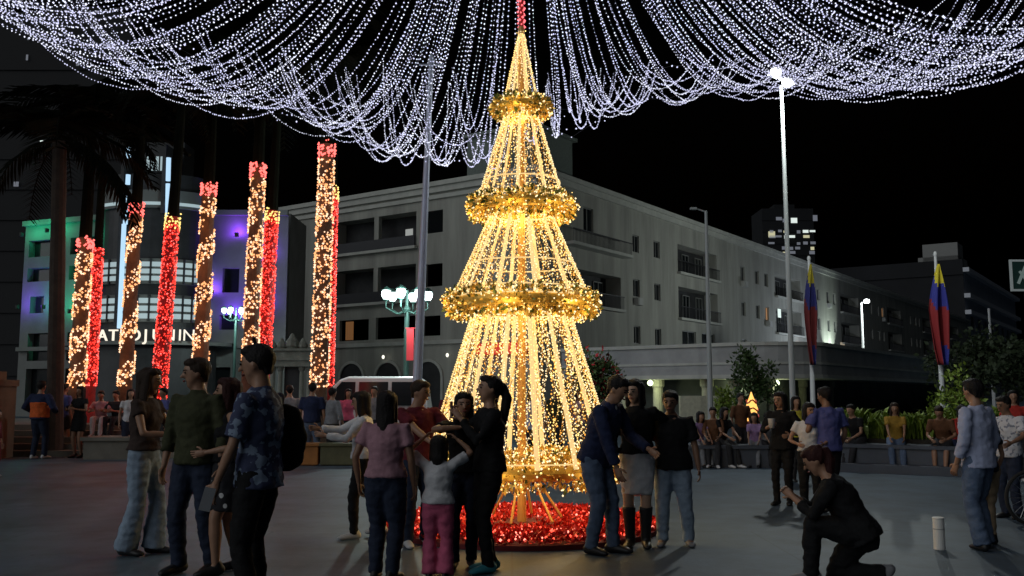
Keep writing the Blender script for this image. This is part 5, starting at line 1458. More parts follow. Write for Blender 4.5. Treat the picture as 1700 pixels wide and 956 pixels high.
    if top:
        sl = top.get('sleeve', 0.55); hem = top.get('hem', -0.02); loose = top.get('loose', 0.0) * H
        G = Geo(); I = lambda k, e=0: (W[k][0] + infl + loose + e, W[k][1] + infl + loose + e)
        ts = [(hem, I('hip', 0.004 * H) if hem < 0.04 else I('waist', 0.006 * H))]
        if hem < 0.03: ts.append((0.035, I('hip', -0.004 * H)))
        ts += [(0.09, I('waist')), (0.19, I('chest')), (0.262, I('sh', -0.003 * H)), (0.287, (0.068 * H, 0.046 * H)), (0.301, (0.041 * H, 0.040 * H))]
        if f and not top.get('flat'):
            for s in (1, -1): G.ball(sp(0.185) + Sx * s * 0.04 * H + Fs * 0.045 * H, (0.038 * H, 0.036 * H, 0.036 * H), 10, 7)
        G.tube([sp(t) for t, _ in ts], [r for _, r in ts], 16, side=Sx, round_ends=False)
        for s, nm in ((1, 'L'), (-1, 'R')):
            k = H * width * (0.92 if f else 1); a, b, c = J['sh' + nm], J['el' + nm], J['wr' + nm]
            base = sp(0.248) + Sx * s * shw * 0.5 * H
            q = [base, a]; rr = [0.036 * k, 0.037 * k + loose * .3]
            if sl <= 0: q = [base, base.lerp(a, 0.5)]; rr = [0.04 * k, 0.036 * k]
            elif sl < 1: q.append(a.lerp(b, sl)); rr.append(0.037 * k + loose * .7)
            else:
                q += [a.lerp(b, 0.5), b]; rr += [0.034 * k + loose * .7, 0.030 * k + loose * .7]
                e = sl - 1
                q.append(b.lerp(c, max(0.1, e))); rr.append((0.031 - 0.008 * e) * k + loose * 0.7)
            G.tube(q, rr, 12, flat_end=True)
        if top.get('collar'):
            G.tube([sp(0.292), sp(0.312)], [(0.045 * H, 0.043 * H), (0.040 * H, 0.040 * H)], 12, side=Sx, round_ends=False)
        if top.get('hood'): G.ball(sp(0.30) - Fs * 0.045 * H, (0.06 * H, 0.04 * H, 0.035 * H))
        fused_obj(top.get('name', 'shirt'), G, top['m'], vox, root, smooth=2, wrinkle=0.0095 if detail else 0.005, wscale=13)
        if top.get('under'):
            G = Geo(); G.tube([sp(0.09) + Fs * W['waist'][1] * 0.4, sp(0.2) + Fs * W['chest'][1] * 0.42, sp(0.285) + Fs * 0.01 * H], [(0.045 * H, W['waist'][1] * 0.82), (0.045 * H, W['chest'][1] * 0.80), (0.03 * H, 0.038 * H)], 10, side=Sx); fused_obj('undershirt', G, top['under'], vox, root, smooth=2)
        if top.get('sash'):
            G = Geo(); r_ = I('waist', 0.009 * H); r2 = I('hip', 0.006 * H)
            G.tube([sp(top['sash'][0]), sp((top['sash'][0] + top['sash'][1]) / 2), sp(top['sash'][1])], [r2, r_, I('chest', 0.008 * H)], 16, side=Sx, round_ends=False); fused_obj('tied_sweater', G, top['sash'][2], vox, root, smooth=2, wrinkle=0.01, wscale=12)
    # --- bottom
    if bottom:
        kind = bottom['kind']; G = Geo(); wz = bottom.get('waist', 0.062 if not top or top.get('hem', -0.02) > 0.01 else 0.025); I = lambda k, e=0: (W[k][0] + 0.007 * H + e, W[k][1] + 0.007 * H + e)
        if kind in ('trousers', 'shorts'):
            G.tube([sp(-0.035), sp(0.0), sp(wz)], [(W['hip'][0] * .88, W['hip'][1] * .9), I('hip'), I('waist', 0.006 * H)], 14, side=Lx, flat_end=True)
            slim, flare = bottom.get('slim', 0.0), bottom.get('flare', 0.0)
            for s, nm in ((1, 'L'), (-1, 'R')):
                a, b, c = J['hip' + nm], J['knee' + nm], J['foot' + nm]; k = H * width
                if kind == 'shorts':
                    G.tube([a + up * 0.02 * H, a.lerp(b, 0.3), a.lerp(b, bottom.get('len', 0.7))], [0.062 * k, 0.066 * k, 0.06 * k], 12, flat_end=True)
                else:
                    e = (c - b).normalized()
                    G.tube([a + up * 0.015 * H, a.lerp(b, 0.3), a.lerp(b, 0.75), b, b.lerp(c, 0.35), b.lerp(c, 0.75), c + e * 0.012 * H * bottom.get('long', 1)], [0.060 * k, (0.062 - slim) * k, (0.051 - slim) * k, (0.043 - slim) * k, (0.043 - slim + flare * .3) * k, (0.037 - slim + flare * .8) * k, (0.036 - slim + flare) * k], 12, flat_end=True)
        else:
            ln = bottom.get('len', 0.2); fl = bottom.get('flare', 0.03)
            c = (J['hipL'] + J['hipR']) / 2; kn = (J['kneeL'] + J['kneeR']) / 2; ax = (kn - c).normalized(); 
            G.tube([sp(wz), sp(0.01), c + ax * ln * 0.5 * H, c + ax * ln * H], [I('waist', 0.008 * H), I('hip', 0.006 * H), (W['hip'][0] + (0.01 + fl * .6) * H, W['hip'][1] + (0.012 + fl * .6) * H), (W['hip'][0] + fl * H, W['hip'][1] + fl * H)], 18, side=Lx, round_ends=False)
        fused_obj('trousers' if kind == 'trousers' else kind, G, bottom['m'], vox, root, smooth=2, wrinkle=0.0105 if detail else 0.005, wscale=11)
    # --- shoes
    if shoes:
        for s, nm in ((1, 'L'), (-1, 'R')):
            ft, fd = J['foot' + nm], fdir[nm]; k = H
            base = V((ft.x, ft.y, ft.z))
            dn = V((0, 0, -1)); 
            if abs(fd.z) > 0.5: dn = V((0, 1, -0.2)).normalized()
            G = Geo()
            G.tube([base + dn * 0.018 * k - fd * 0.026 * k, base + dn * 0.020 * k + fd * 0.02 * k, base + dn * 0.028 * k + fd * 0.085 * k, base + dn * 0.031 * k + fd * 0.104 * k], [(0.025 * k, 0.027 * k), (0.026 * k, 0.025 * k), (0.028 * k, 0.017 * k), (0.02 * k, 0.012 * k)], 12, side=up.cross(fd) if abs(fd.z) < 0.9 else Lx)
            if shoes.get('boot'):
                b = J['knee' + nm]; G.tube([base + dn * 0.015 * k, ft.lerp(b, 0.3), ft.lerp(b, shoes['boot'])], [0.030 * k, 0.033 * k, 0.042 * k], 12, flat_end=True)
            else: G.tube([base + dn * 0.02 * k - fd * 0.008 * k, base + V((0, 0, 0.010 * k)) - fd * 0.008 * k], [(0.027 * k, 0.028 * k), (0.025 * k, 0.026 * k)], 10)
            fused_obj('boot' if shoes.get('boot') else 'shoe', G, shoes['m'], vox * 0.85, root, smooth=2)
    root['_J'] = 0
    del root['_J']
    M = Matrix.Translation(loc) @ Matrix.Rotation(R(yaw), 4, 'Z')
    return root, {k: M @ v for k, v in J.items()}, M

# ---- cloths
denim = fabric('denim', (0.10, 0.14, 0.22), 0.14); denim_l = fabric('pale_denim', (0.26, 0.33, 0.42), 0.12); denim_d = fabric('dark_denim', (0.022, 0.03, 0.055), 0.15)
black = fabric('black', (0.010, 0.010, 0.011), 0.2); charcoal = fabric('charcoal', (0.03, 0.03, 0.033)); white = fabric('white', (0.60, 0.60, 0.62), 0.06)
navy = fabric('navy', (0.02, 0.028, 0.07)); olive = fabric('olive', (0.045, 0.048, 0.024)); brownc = fabric('dark_brown', (0.045, 0.030, 0.026)); maroon = fabric('maroon', (0.13, 0.018, 0.028))
mauve = fabric('mauve_pink', (0.36, 0.20, 0.24), 0.1); pink = fabric('pink', (0.58, 0.12, 0.22), 0.12); paleblue = fabric('pale_blue', (0.38, 0.42, 0.58), 0.08); bluev = fabric('violet_blue', (0.09, 0.10, 0.28), 0.12)
orange = fabric('orange', (0.62, 0.12, 0.03)); khaki = fabric('khaki', (0.30, 0.22, 0.14)); mustard = fabric('mustard', (0.32, 0.19, 0.03)); rust = fabric('rust', (0.13, 0.06, 0.03)); redc = fabric('red', (0.45, 0.04, 0.03)); greyc = fabric('grey', (0.2, 0.21, 0.23)); lilac = fabric('lilac', (0.28, 0.18, 0.34)); pinkl = fabric('light_pink', (0.55, 0.33, 0.36)); yellowc = fabric('yellow', (0.5, 0.45, 0.05))
s_black = mat('shoe_black', (0.012, 0.012, 0.013), 0.5); s_white = mat('shoe_white', (0.55, 0.55, 0.55), 0.6); s_teal = mat('shoe_teal', (0.05, 0.28, 0.34), 0.6); s_grey = mat('shoe_grey', (0.2, 0.2, 0.21), 0.6)
def pattern(name, c1, c2, scale, thr, kind='VORONOI'):
    m = mat(name, c1, 0.85)
    nt = m.node_tree; b = nt.nodes['Principled BSDF']
    tc = nt.nodes.new('ShaderNodeTexCoord'); v = nt.nodes.new('ShaderNodeTexVoronoi' if kind == 'VORONOI' else 'ShaderNodeTexNoise'); v.inputs['Scale'].default_value = scale
    if kind == 'VORONOI': v.inputs['Randomness'].default_value = 0.55
    else: v.inputs['Detail'].default_value = 3
    r = nt.nodes.new('ShaderNodeValToRGB'); e = r.color_ramp.elements
    e[0].color = (*(c2 if kind == 'VORONOI' else c1), 1); e[1].color = (*(c1 if kind == 'VORONOI' else c2), 1); e[0].position = thr; e[1].position = thr + 0.03
    nt.links.new(tc.outputs['Object'], v.inputs['Vector']); nt.links.new(v.outputs[0], r.inputs['Fac']); nt.links.new(r.outputs['Color'], b.inputs['Base Color'])
    return m
polka = pattern('fabric_polka', (0.010, 0.010, 0.014), (0.6, 0.6, 0.6), 11.0, 0.26)
leafprint = pattern('fabric_leaf_print', (0.035, 0.045, 0.10), (0.20, 0.26, 0.36), 16.0, 0.53, 'NOISE')
checkw = pattern('fabric_white_print', (0.55, 0.56, 0.6), (0.2, 0.22, 0.28), 24.0, 0.56, 'NOISE')
T = lambda m, **k: dict(m=m, **k)
TR = lambda m, **k: dict(kind='trousers', m=m, **k)
SH = lambda m, **k: dict(m=m, **k)
G_ = ground_at

# ---- group at the left
person('woman with long dark hair, dark brown top and flared pale jeans', G_(232, 921), 82, 1.74, 'f', feet={'L': (0.05, -0.05, 0), 'R': (-0.04, 0.06, 0)}, hands={'L': (0.06, -0.20, 0.66), 'R': (-0.05, -0.19, 0.64)}, head=(0, 4), hair=('long', 'brown'), top=T(brownc, sleeve=0.4, hem=0.02, loose=0.004), bottom=TR(denim_l, flare=0.028, slim=0.0), shoes=SH(s_black), skin='tan')
person('man in dark olive shirt and dark jeans looking aside, hand hanging, in the left group', G_(319, 951), -18, 1.80, 'm', feet={'L': (0.07, 0.05, 0), 'R': (-0.06, -0.02, 0)}, head=(-48, 2), hair=('short', 'brown'), top=T(olive, sleeve=1.55, hem=-0.035, loose=0.008, collar=1), bottom=TR(denim_d), shoes=SH(s_black), skin='tan')
person('woman with auburn hair and black skirt with white dots, hand raised to her chin', G_(371, 951), -62, 1.63, 'f', feet={'L': (0.05, -0.05, 0), 'R': (-0.06, 0.08, 0)}, hands={'R': (-0.02, -0.085, 0.82), 'L': (0.10, -0.13, 0.62)}, elbows={'R': (-0.5, -0.3, -0.9)}, head=(-12, -2), hair=('long', 'auburn'), top=T(black, sleeve=0.0, hem=0.03, loose=0.004), bottom=dict(kind='skirt', m=polka, len=0.2, flare=0.02, waist=0.045), shoes=SH(s_black), skin='tan')
pm, jm, Mm = person('tall man seen from behind in dark blue leaf print shirt, nearest of the left group', V((at(430, 800, 6.3).x, 6.3, 0)), -104, 1.83, 'm', feet={'L': (0.06, 0.02, 0), 'R': (-0.07, -0.02, 0)}, head=(8, 6), width=0.9, hands={'L': (0.12, -0.10, 0.50), 'R': (-0.15, -0.08, 0.47)}, hair=('short', 'black'), top=T(leafprint, sleeve=0.85, hem=-0.055, loose=0.009, collar=1), bottom=TR(black), shoes=SH(s_black), skin='tan')
w = jm['wrL']
g = Geo(); g.box(-0.035, 0.035, -0.004, 0.004, -0.075, 0.075); ph = thing('phone', 'white phone held low by the man in the leaf print shirt', 'phone', (w.x - 0.035, w.y - 0.06, w.z - 0.09), 0.3)
bo = obj('case', g, mat('phone_case', (0.3, 0.31, 0.33), 0.4), ph); ph.rotation_euler = (0.1, 0.25, 0.3)
g = Geo(); g.box(-0.031, 0.031, -0.0046, -0.0042, -0.068, 0.068); obj('screen', g, mat('phone_glass', (0.02, 0.02, 0.02), 0.15), ph).rotation_euler = (0, 0, math.pi)
g = Geo(); g.tube([(0, 0, 0.02), (0, 0, 0.2), (0, 0, 0.36)], [(0.13, 0.07), (0.16, 0.09), (0.11, 0.06)], 12)
bq = fused_obj('shoulder_bag', g, black, 0.018, None, wrinkle=0.01, wscale=10); bq.location = (at(472, 745, 6.5).x, 6.5, at(472, 772, 6.5).z); tag(bq, 'black bag hanging at the hip of the man in the leaf print shirt', 'bag')
g = Geo(); g.tube([(-0.08, 0, 0.33), (-0.13, -0.05, 0.62), (-0.20, -0.12, 0.86)], [0.012, 0.012, 0.012], 6); obj('strap', g, black, bq)

# ---- group left of the tree
person('woman with long black hair, mauve pink shirt and dark trousers seen from behind', V((at(640, 800, 7.75).x, 7.75, 0)), 168, 1.52, 'f', feet={'L': (0.05, 0, 0), 'R': (-0.05, 0.02, 0)}, head=(12, 4), hair=('long', 'black'), hands={'L': (0.15, 0.0, 0.50), 'R': (-0.15, -0.03, 0.49)}, top=T(mauve, sleeve=0.6, hem=0.0, loose=0.006), bottom=TR(denim_d, slim=0.0), shoes=SH(s_black), skin='brown', width=1.06)
person('dark haired person with pale sleeves stretching out an arm behind the woman in mauve', G_(600, 893), -80, 1.52, 'f', feet={'L': (0.06, -0.05, 0), 'R': (-0.05, 0.14, 0)}, head=(-4, 6), hair=('mid', 'black'), hands={'R': (-0.06, -0.30, 0.74), 'L': (0.08, -0.26, 0.70)}, elbows={'R': (-0.3, 0.2, -1), 'L': (0.3, 0.2, -1)}, top=T(white, sleeve=1.9, hem=0.0, loose=0.006), bottom=TR(black, slim=0.004), shoes=SH(s_white), skin='tan')
person('man in maroon shirt with white shoes reaching towards the child in pink', G_(690, 905), 28, 1.63, 'm', feet={'L': (0.06, 0.0, 0), 'R': (-0.07, -0.04, 0)}, head=(35, 8), hair=('short', 'brown'), hands={'R': (0.02, -0.26, 0.60), 'L': (0.20, -0.20, 0.60)}, top=T(maroon, sleeve=0.7, hem=-0.03, loose=0.008), bottom=TR(denim_d), shoes=SH(s_white), skin='tan')
person('small child seen from behind in white shirt and pink trousers with raised arms', V((at(727, 850, 7.8).x, 7.8, 0)), 176, 1.14, 'f', feet={'L': (0.06, 0, 0), 'R': (-0.06, 0.01, 0)}, head=(0, 5), hair=('mid', 'black'), hands={'L': (0.12, -0.10, 0.99), 'R': (-0.12, -0.10, 0.98)}, elbows={'L': (1, 0, -0.5), 'R': (-1, 0, -0.5)}, top=T(white, sleeve=0.7, hem=-0.01, loose=0.006, flat=1), bottom=TR(pink, flare=0.016), shoes=SH(s_black), skin='tan', width=1.1)
person('long haired woman in black facing the camera, one arm raised beside the tree', G_(768, 941), 4, 1.51, 'f', feet={'L': (0.05, 0.0, 0), 'R': (-0.05, -0.04, 0)}, head=(4, 2), hair=('long', 'black'), hands={'R': (-0.02, -0.15, 0.80), 'L': (0.13, -0.06, 0.52)}, elbows={'R': (-1, -0.2, -0.1)}, top=T(black, sleeve=0.6, hem=0.0), bottom=TR(denim_d, slim=0.004), shoes=SH(s_black), skin='tan')
pw, jw, Mw = person('tall slim woman in black with a ponytail and teal shoes standing before the tree', G_(812, 949), -68, 1.65, 'f', feet={'L': (0.04, -0.02, 0), 'R': (-0.05, 0.03, 0)}, head=(-6, -8), hair=('pony', 'black'), hands={'R': (-0.06, -0.16, 0.79), 'L': (0.03, -0.17, 0.78)}, elbows={'R': (-0.5, 0.3, -1), 'L': (0.5, 0.3, -1)}, top=T(black, sleeve=1.9, hem=-0.03, loose=0.004), bottom=TR(black, slim=0.004), shoes=SH(s_teal), skin='tan')
w = (jw['wrL'] + jw['wrR']) / 2
ph = thing('phone', 'phone with a lit screen held up by the slim woman in black', 'phone', (w.x - 0.06, w.y - 0.01, w.z + 0.06), 0.3)
g = Geo(); g.box(-0.004, 0.004, -0.036, 0.036, -0.072, 0.072); obj('case', g, mat('phone_black', (0.02, 0.02, 0.02), 0.4), ph)
g = Geo(); g.box(0.0042, 0.0046, -0.032, 0.032, -0.066, 0.066); obj('screen', g, glow('screen_glow', (0.7, 0.72, 0.8), 0.5), ph)

# ---- group right of the tree
person('man in navy jacket and jeans leaning over towards his companion beside the tree', G_(1003, 919), 58, 1.72, 'm', lean=19, pelvis=(0, 0.05, -0.005), feet={'L': (0.05, -0.03, 0), 'R': (-0.06, 0.05, 0)}, head=(0, 24), hair=('short', 'black'), hands={'R': (-0.10, -0.13, 0.47), 'L': (0.13, -0.22, 0.56)}, top=T(navy, sleeve=1.9, hem=-0.04, loose=0.010, collar=1, under=white, name='jacket'), bottom=TR(denim), shoes=SH(s_black), skin='tan')
person('person in black top, white knee length skirt and black boots between two companions', G_(1060, 908), -12, 1.64, 'f', feet={'L': (0.045, 0.0, 0), 'R': (-0.045, -0.02, 0)}, head=(-25, 6), hair=('mid', 'black'), hands={'R': (-0.13, -0.10, 0.52), 'L': (0.13, 0.10, 0.58)}, top=T(black, sleeve=1.9, hem=0.015, loose=0.008), bottom=dict(kind='skirt', m=white, len=0.215, flare=-0.008, waist=0.035), shoes=SH(s_black, boot=0.85), skin='fair')
person('person in loose black shirt and faded blue jeans, rightmost of the trio by the tree', G_(1118, 905), -8, 1.53, 'f', feet={'L': (0.10, 0.0, 0), 'R': (-0.07, -0.03, 0)}, head=(-10, 10), hair=('short', 'black'), hands={'R': (-0.17, -0.04, 0.52), 'L': (0.17, -0.03, 0.49)}, top=T(black, sleeve=0.8, hem=-0.05, loose=0.016), bottom=TR(denim_l, slim=0.0), shoes=SH(s_grey), skin='brown', width=1.1)
person('woman in black dress and tights standing apart from the crouching photographer', G_(1302, 838), -30, 1.52, 'f', feet={'L': (0.05, 0, 0), 'R': (-0.05, -0.04, 0)}, head=(-20, 6), hair=('mid', 'black'), hands={'R': (-0.06, -0.16, 0.70), 'L': (0.10, -0.12, 0.62)}, top=T(black, sleeve=1.5, hem=-0.05, loose=0.01), bottom=TR(black, slim=0.006), shoes=SH(s_black), skin='tan')
p = at(1281, 703, 12.55); g = Geo(); g.ball((0, 0, 0), (0.062, 0.05, 0.07), 14, 10); tag(obj('paper_cup', g, mat('cup_white', (0.6, 0.6, 0.6), 0.6), None, p), 'round white cup held by the woman in the black dress', 'cup')
CUP = bpy.data.objects['paper_cup']
g = Geo(); g.lathe([(0.035, -0.06), (0.048, 0.06), (0.05, 0.065)], 14); CUP.data = g.mesh('paper_cup', True); CUP.data.materials.append(mat('cup_white', (0.6, 0.6, 0.6), 0.6))
person('man seen from behind in violet blue shirt and black trousers behind the crouching photographer', G_(1379, 850), 195, 1.58, 'm', head=(15, 6), hair=('short', 'black'), feet={'L': (0.06, 0, 0), 'R': (-0.06, 0.02, 0)}, hands={'L': (0.15, -0.10, 0.56), 'R': (-0.14, -0.05, 0.5)}, top=T(bluev, sleeve=0.75, hem=-0.05, loose=0.012), bottom=TR(black), shoes=SH(s_black), skin='brown')
person('woman in white top and black skirt standing close to the man in violet blue', G_(1347, 850), -15, 1.38, 'f', head=(30, 5), hair=('mid', 'black'), hands={'L': (0.12, -0.12, 0.62), 'R': (-0.1, -0.12, 0.62)}, top=T(white, sleeve=0.5, hem=0.02), bottom=TR(black), shoes=SH(s_black), skin='tan')
# crouching photographer: one knee up, the other on the ground
c = V((at(1392, 900, 7.7).x, 7.7, 0))
person('person in black crouching on one knee to take a photograph, right of the tree', c, -108, 1.66, 'f', lean=30, pelvis=(0.0, 0.11, -0.30), feet={'L': (0.06, -0.13, 0), 'R': (-0.05, 0.20, 0.0), 'dR': (0, -0.55, -0.8)}, knees={'L': (0.1, -1, 0.9), 'R': (-0.05, -1, -0.9)}, head=(-5, 8), hair=('pony', 'auburn'), hands={'R': (-0.03, -0.21, 0.40), 'L': (0.04, -0.21, 0.40)}, elbows={'R': (-0.4, 0, -1), 'L': (0.4, 0, -1)}, top=T(black, sleeve=1.6, hem=-0.04, loose=0.006), bottom=TR(black, slim=0.0), shoes=SH(s_grey), skin='tan', width=1.05)
person('man in pale blue shirt and jeans standing with his back turned at the far right', G_(1633, 912), 216, 1.64, 'm', feet={'L': (0.07, 0.03, 0), 'R': (-0.07, -0.02, 0), 'dR': (-0.9, -0.6, 0), 'dL': (-0.5, -0.9, 0)}, head=(-18, 4), hair=('short', 'black'), hands={'L': (0.14, -0.06, 0.50), 'R': (-0.16, -0.04, 0.50)}, top=T(paleblue, sleeve=1.7, hem=-0.06, loose=0.006, collar=1), bottom=TR(denim, flare=0.012), shoes=SH(s_black), skin='tan', width=1.05)
person('person in khaki trousers mostly hidden behind the man in the pale blue shirt', G_(1643, 903), 180, 1.38, 'f', hair=('short', 'black'), top=T(charcoal), bottom=TR(khaki, slim=0.006), shoes=SH(s_black), skin='tan', feet={'L': (0.03, 0, 0), 'R': (-0.03, 0, 0)}, width=0.9, hands={'L': (0.1, -0.05, 0.5), 'R': (-0.1, -0.05, 0.5)})

# ---- bicycle and its rider at the right edge
bp_ = G_(1712, 872)
bk = thing('bicycle', 'bicycle partly in view at the right edge behind the man in pale blue', 'bicycle', bp_, R(8))
m_bk = mat('bike_frame', (0.03, 0.03, 0.035), 0.4); m_chrome = mat('bike_chrome', (0.55, 0.55, 0.55), 0.3, metal=0.9)
def wheel(x):
    r = 0.29; g = Geo(); n = 32
    g.tube([(x + r * math.cos(2 * math.pi * i / n), 0, 0.31 + r * math.sin(2 * math.pi * i / n)) for i in range(n + 1)], [0.02] * (n + 1), 8, round_ends=False); w = obj('wheel', g, m_tyre, bk)
    g = Geo(); r2 = 0.268; g.tube([(x + r2 * math.cos(2 * math.pi * i / n), 0, 0.31 + r2 * math.sin(2 * math.pi * i / n)) for i in range(n + 1)], [0.009] * (n + 1), 6, round_ends=False); obj('rim', g, m_chrome, w)
    g = Geo()
    for i in range(18):
        a = 2 * math.pi * i / 18; g.tube([(x, 0.02 * (-1) ** i, 0.31), (x + r2 * math.cos(a), 0, 0.31 + r2 * math.sin(a))], [0.002, 0.002], 4, round_ends=False)
    g.tube([(x, -0.04, 0.31), (x, 0.04, 0.31)], [0.022, 0.022], 8); obj('spokes', g, m_chrome, w)
wheel(0.0); wheel(0.95)
g = Geo(); hd = V((0.16, 0, 0.78)); bb_ = V((0.52, 0, 0.3)); st_ = V((0.66, 0, 0.78)); rx_ = V((0.95, 0, 0.31))
for a, b in ((hd, bb_), (hd, st_), (bb_, st_), (bb_, rx_), (st_, rx_)): g.tube([a, b], [0.016, 0.016], 8)
obj('frame', g, m_bk, bk)
for s in (-1, 1):
    g = Geo(); g.tube([(0.0, 0.035 * s, 0.31), (0.10, 0.035 * s, 0.62), (0.15, 0.01 * s, 0.74)], [0.010, 0.012, 0.014], 6); obj('fork', g, m_chrome, bk)
g = Geo(); g.tube([hd, (0.13, 0, 0.95)], [0.015, 0.015], 8); g.tube([(0.2, -0.28, 0.98), (0.12, -0.12, 0.95), (0.12, 0.12, 0.95), (0.2, 0.28, 0.98)], [0.014, 0.012, 0.012, 0.014], 8); obj('handlebar', g, m_chrome, bk)
g = Geo(); g.tube([st_, (0.69, 0, 0.87)], [0.013, 0.013], 6); g.tube([(0.55, 0, 0.89), (0.68, 0, 0.9), (0.82, 0, 0.91)], [(0.03, 0.025), (0.06, 0.03), (0.08, 0.03)], 10, side=(0, 1, 0)); obj('saddle', g, s_black, bk)
g = Geo(); g.tube([(0.52, -0.07, 0.3), (0.52, -0.07, 0.15)], [0.01, 0.01], 6); g.box(0.47, 0.57, -0.14, -0.05, 0.13, 0.15); g.tube([(0.52, 0.07, 0.3), (0.52, 0.07, 0.45)], [0.01, 0.01], 6); g.tube([(0.52, -0.03, 0.3), (0.52, -0.045, 0.3)], [0.09, 0.09], 20); obj('crank', g, m_chrome, bk)
person('person in a white printed shirt holding the bicycle at the right edge', V((bp_.x + 0.12, bp_.y + 0.62, 0)), -60, 1.47, 'm', head=(-10, 12), hair=('short', 'black'), hands={'L': (0.16, -0.22, 0.62), 'R': (-0.02, -0.25, 0.62)}, top=T(checkw, sleeve=0.8, hem=-0.04, loose=0.012), bottom=TR(denim_d), shoes=SH(s_black), skin='brown')

# ---- people further back, left
person('person in navy jacket with orange sweater, jeans and white shoes, far left by the terrace', G_(62, 762), 170, 1.78, 'm', detail=0, hair=('short', 'black'), top=T(navy, sleeve=1.9, hem=-0.03, loose=0.02, sash=(-0.01, 0.19, orange)), bottom=TR(denim_d), shoes=SH(s_white), hands={'L': (0.16, -0.1, 0.6), 'R': (-0.16, -0.1, 0.6)}, feet={'L': (0.07, 0, 0), 'R': (-0.05, -0.06, 0)})
person('person in dark blue shirt and shorts standing behind the orange sweater at far left', G_(101, 754), 150, 1.74, 'm', detail=0, hair=('short', 'black'), top=T(bluev, sleeve=0.8, loose=0.01), bottom=dict(kind='shorts', m=charcoal), shoes=SH(s_white))
person('woman in a short black dress with bare legs near the leftmost lit palm', G_(129, 760), -20, 1.66, 'f', detail=0, hair=('long', 'black'), top=T(black, sleeve=0.4), bottom=dict(kind='skirt', m=black, len=0.16, flare=0.01), shoes=SH(s_black), hands={'R': (-0.08, -0.18, 0.68), 'L': (0.08, -0.18, 0.68)}, skin='brown')
SEAT = dict(pelvis=(0, 0.05, -0.24), feet={'L': (0.06, -0.27, -0.02), 'R': (-0.06, -0.25, -0.02)}, knees={'L': (0.1, -0.8, 1), 'R': (-0.1, -0.8, 1)})
def seated(label, loc, yaw, H, sex, top_, bot, shoe, hair_=('short', 'black'), skin='tan', hands=None, lean=12, z=0.45):
    """sits on a ledge of height z: the figure is lowered until the thighs rest on it"""
    pz = (z / H) + 0.055 - 0.535
    return person(label, loc, yaw, H, sex, detail=0, lean=lean, pelvis=(0, 0.05, pz), feet={'L': (0.06, -0.24, 0), 'R': (-0.06, -0.20, 0)}, knees={'L': (0.1, -0.8, 1), 'R': (-0.1, -0.8, 1)}, hands=hands or {'L': (0.08, -0.22, 0.40), 'R': (-0.08, -0.22, 0.40)}, hair=hair_, top=top_, bottom=bot, shoes=shoe, skin=skin, head=(0, 8))
seated('person in light pink shirt seated on the terrace steps between the lit palms', V((at(170, 690, 23.6).x, 23.5, 0.42)), 10, 1.6, 'f', T(pinkl, sleeve=0.7), TR(white), SH(s_white), z=0.32)
seated('person in dark clothes seated on the terrace steps beside the red lit palm', V((at(196, 690, 23.6).x, 23.5, 0.42)), -10, 1.6, 'm', T(charcoal, sleeve=0.7), TR(charcoal), SH(s_black), z=0.32)
person('man in dark navy shirt and jeans seen from behind at the tallest lit palm', G_(516, 770), 175, 1.72, 'm', detail=0, hair=('short', 'black'), top=T(navy, sleeve=0.8, hem=-0.03, loose=0.012), bottom=TR(denim), shoes=SH(s_black))
person('person in pale blue shirt and dark skirt walking beside the man at the tallest palm', G_(549, 770), 150, 1.62, 'f', detail=0, hair=('short', 'black'), top=T(greyc, sleeve=1.5, hem=-0.02, loose=0.006), bottom=TR(charcoal), shoes=SH(s_black), hands={'L': (0.14, -0.12, 0.58), 'R': (-0.15, -0.06, 0.5)})
person('person in pink shirt standing near the white van', G_(576, 755), 20, 1.6, 'f', detail=0, hair=('mid', 'black'), top=T(pink, sleeve=0.6), bottom=TR(denim_d), shoes=SH(s_white))
person('man in grey shirt behind the reaching arm near the painted block', G_(478, 762), 200, 1.68, 'm', detail=0, hair=('short', 'black'), top=T(greyc, sleeve=0.8), bottom=TR(charcoal), shoes=SH(s_black))
# people seen through the tree
person('person in lilac shirt seen through the lower tier of the golden tree', G_(884, 790), 10, 1.62, 'f', detail=0, hair=('mid', 'black'), top=T(paleblue, sleeve=0.7), bottom=TR(denim_d), shoes=SH(s_black))
person('person in dark red shirt seen behind the left of the golden tree', G_(748, 778), -20, 1.66, 'm', detail=0, hair=('short', 'black'), top=T(maroon, sleeve=0.8), bottom=TR(charcoal), shoes=SH(s_black))

# ---- people further back, right
def on_planter(x): 
    p = PLM @ V((x, 0.62, 0)); return V((p.x, p.y, 0))
yw = math.degrees(pang)
def px_on_planter(px):
    best = min((abs(at(px, 740, (PLM @ V((x, .6, 0))).y).x - (PLM @ V((x, .6, 0))).x), x) for x in np.arange(-0.5, 8, 0.02)); return best[1]
for px, lab, sex, tp, bt, sh_, hr, H in (
    (1423, 'dark clothed person with bare forearms seated on the planter nearest the standing couple', 'm', T(black, sleeve=0.6), TR(charcoal), SH(s_black), ('short', 'black'), 1.55),
    (1488, 'person in a mustard top and jeans seated in the middle of the long planter', 'f', T(mustard, sleeve=0.7), TR(denim), SH(s_grey), ('mid', 'brown'), 1.55),
    (1567, 'person in rust brown shirt with a face mask seated right of the pale bag', 'm', T(rust, sleeve=0.8), dict(kind='shorts', m=charcoal, len=0.8), SH(s_white), ('short', 'brown'), 1.6),
    (1597, 'person with red sleeves seated at the right end of the long planter', 'f', T(redc, sleeve=1.5), TR(navy), SH(s_black), ('mid', 'black'), 1.5)):
    seated(lab, on_planter(px_on_planter(px)), yw + {1423: -25, 1488: 12, 1567: -8, 1597: 35}[px], H, sex, tp, bt, sh_, hr, z=0.52, lean={1423: 24, 1488: 6, 1567: 30, 1597: 14}[px])
g = Geo(); 
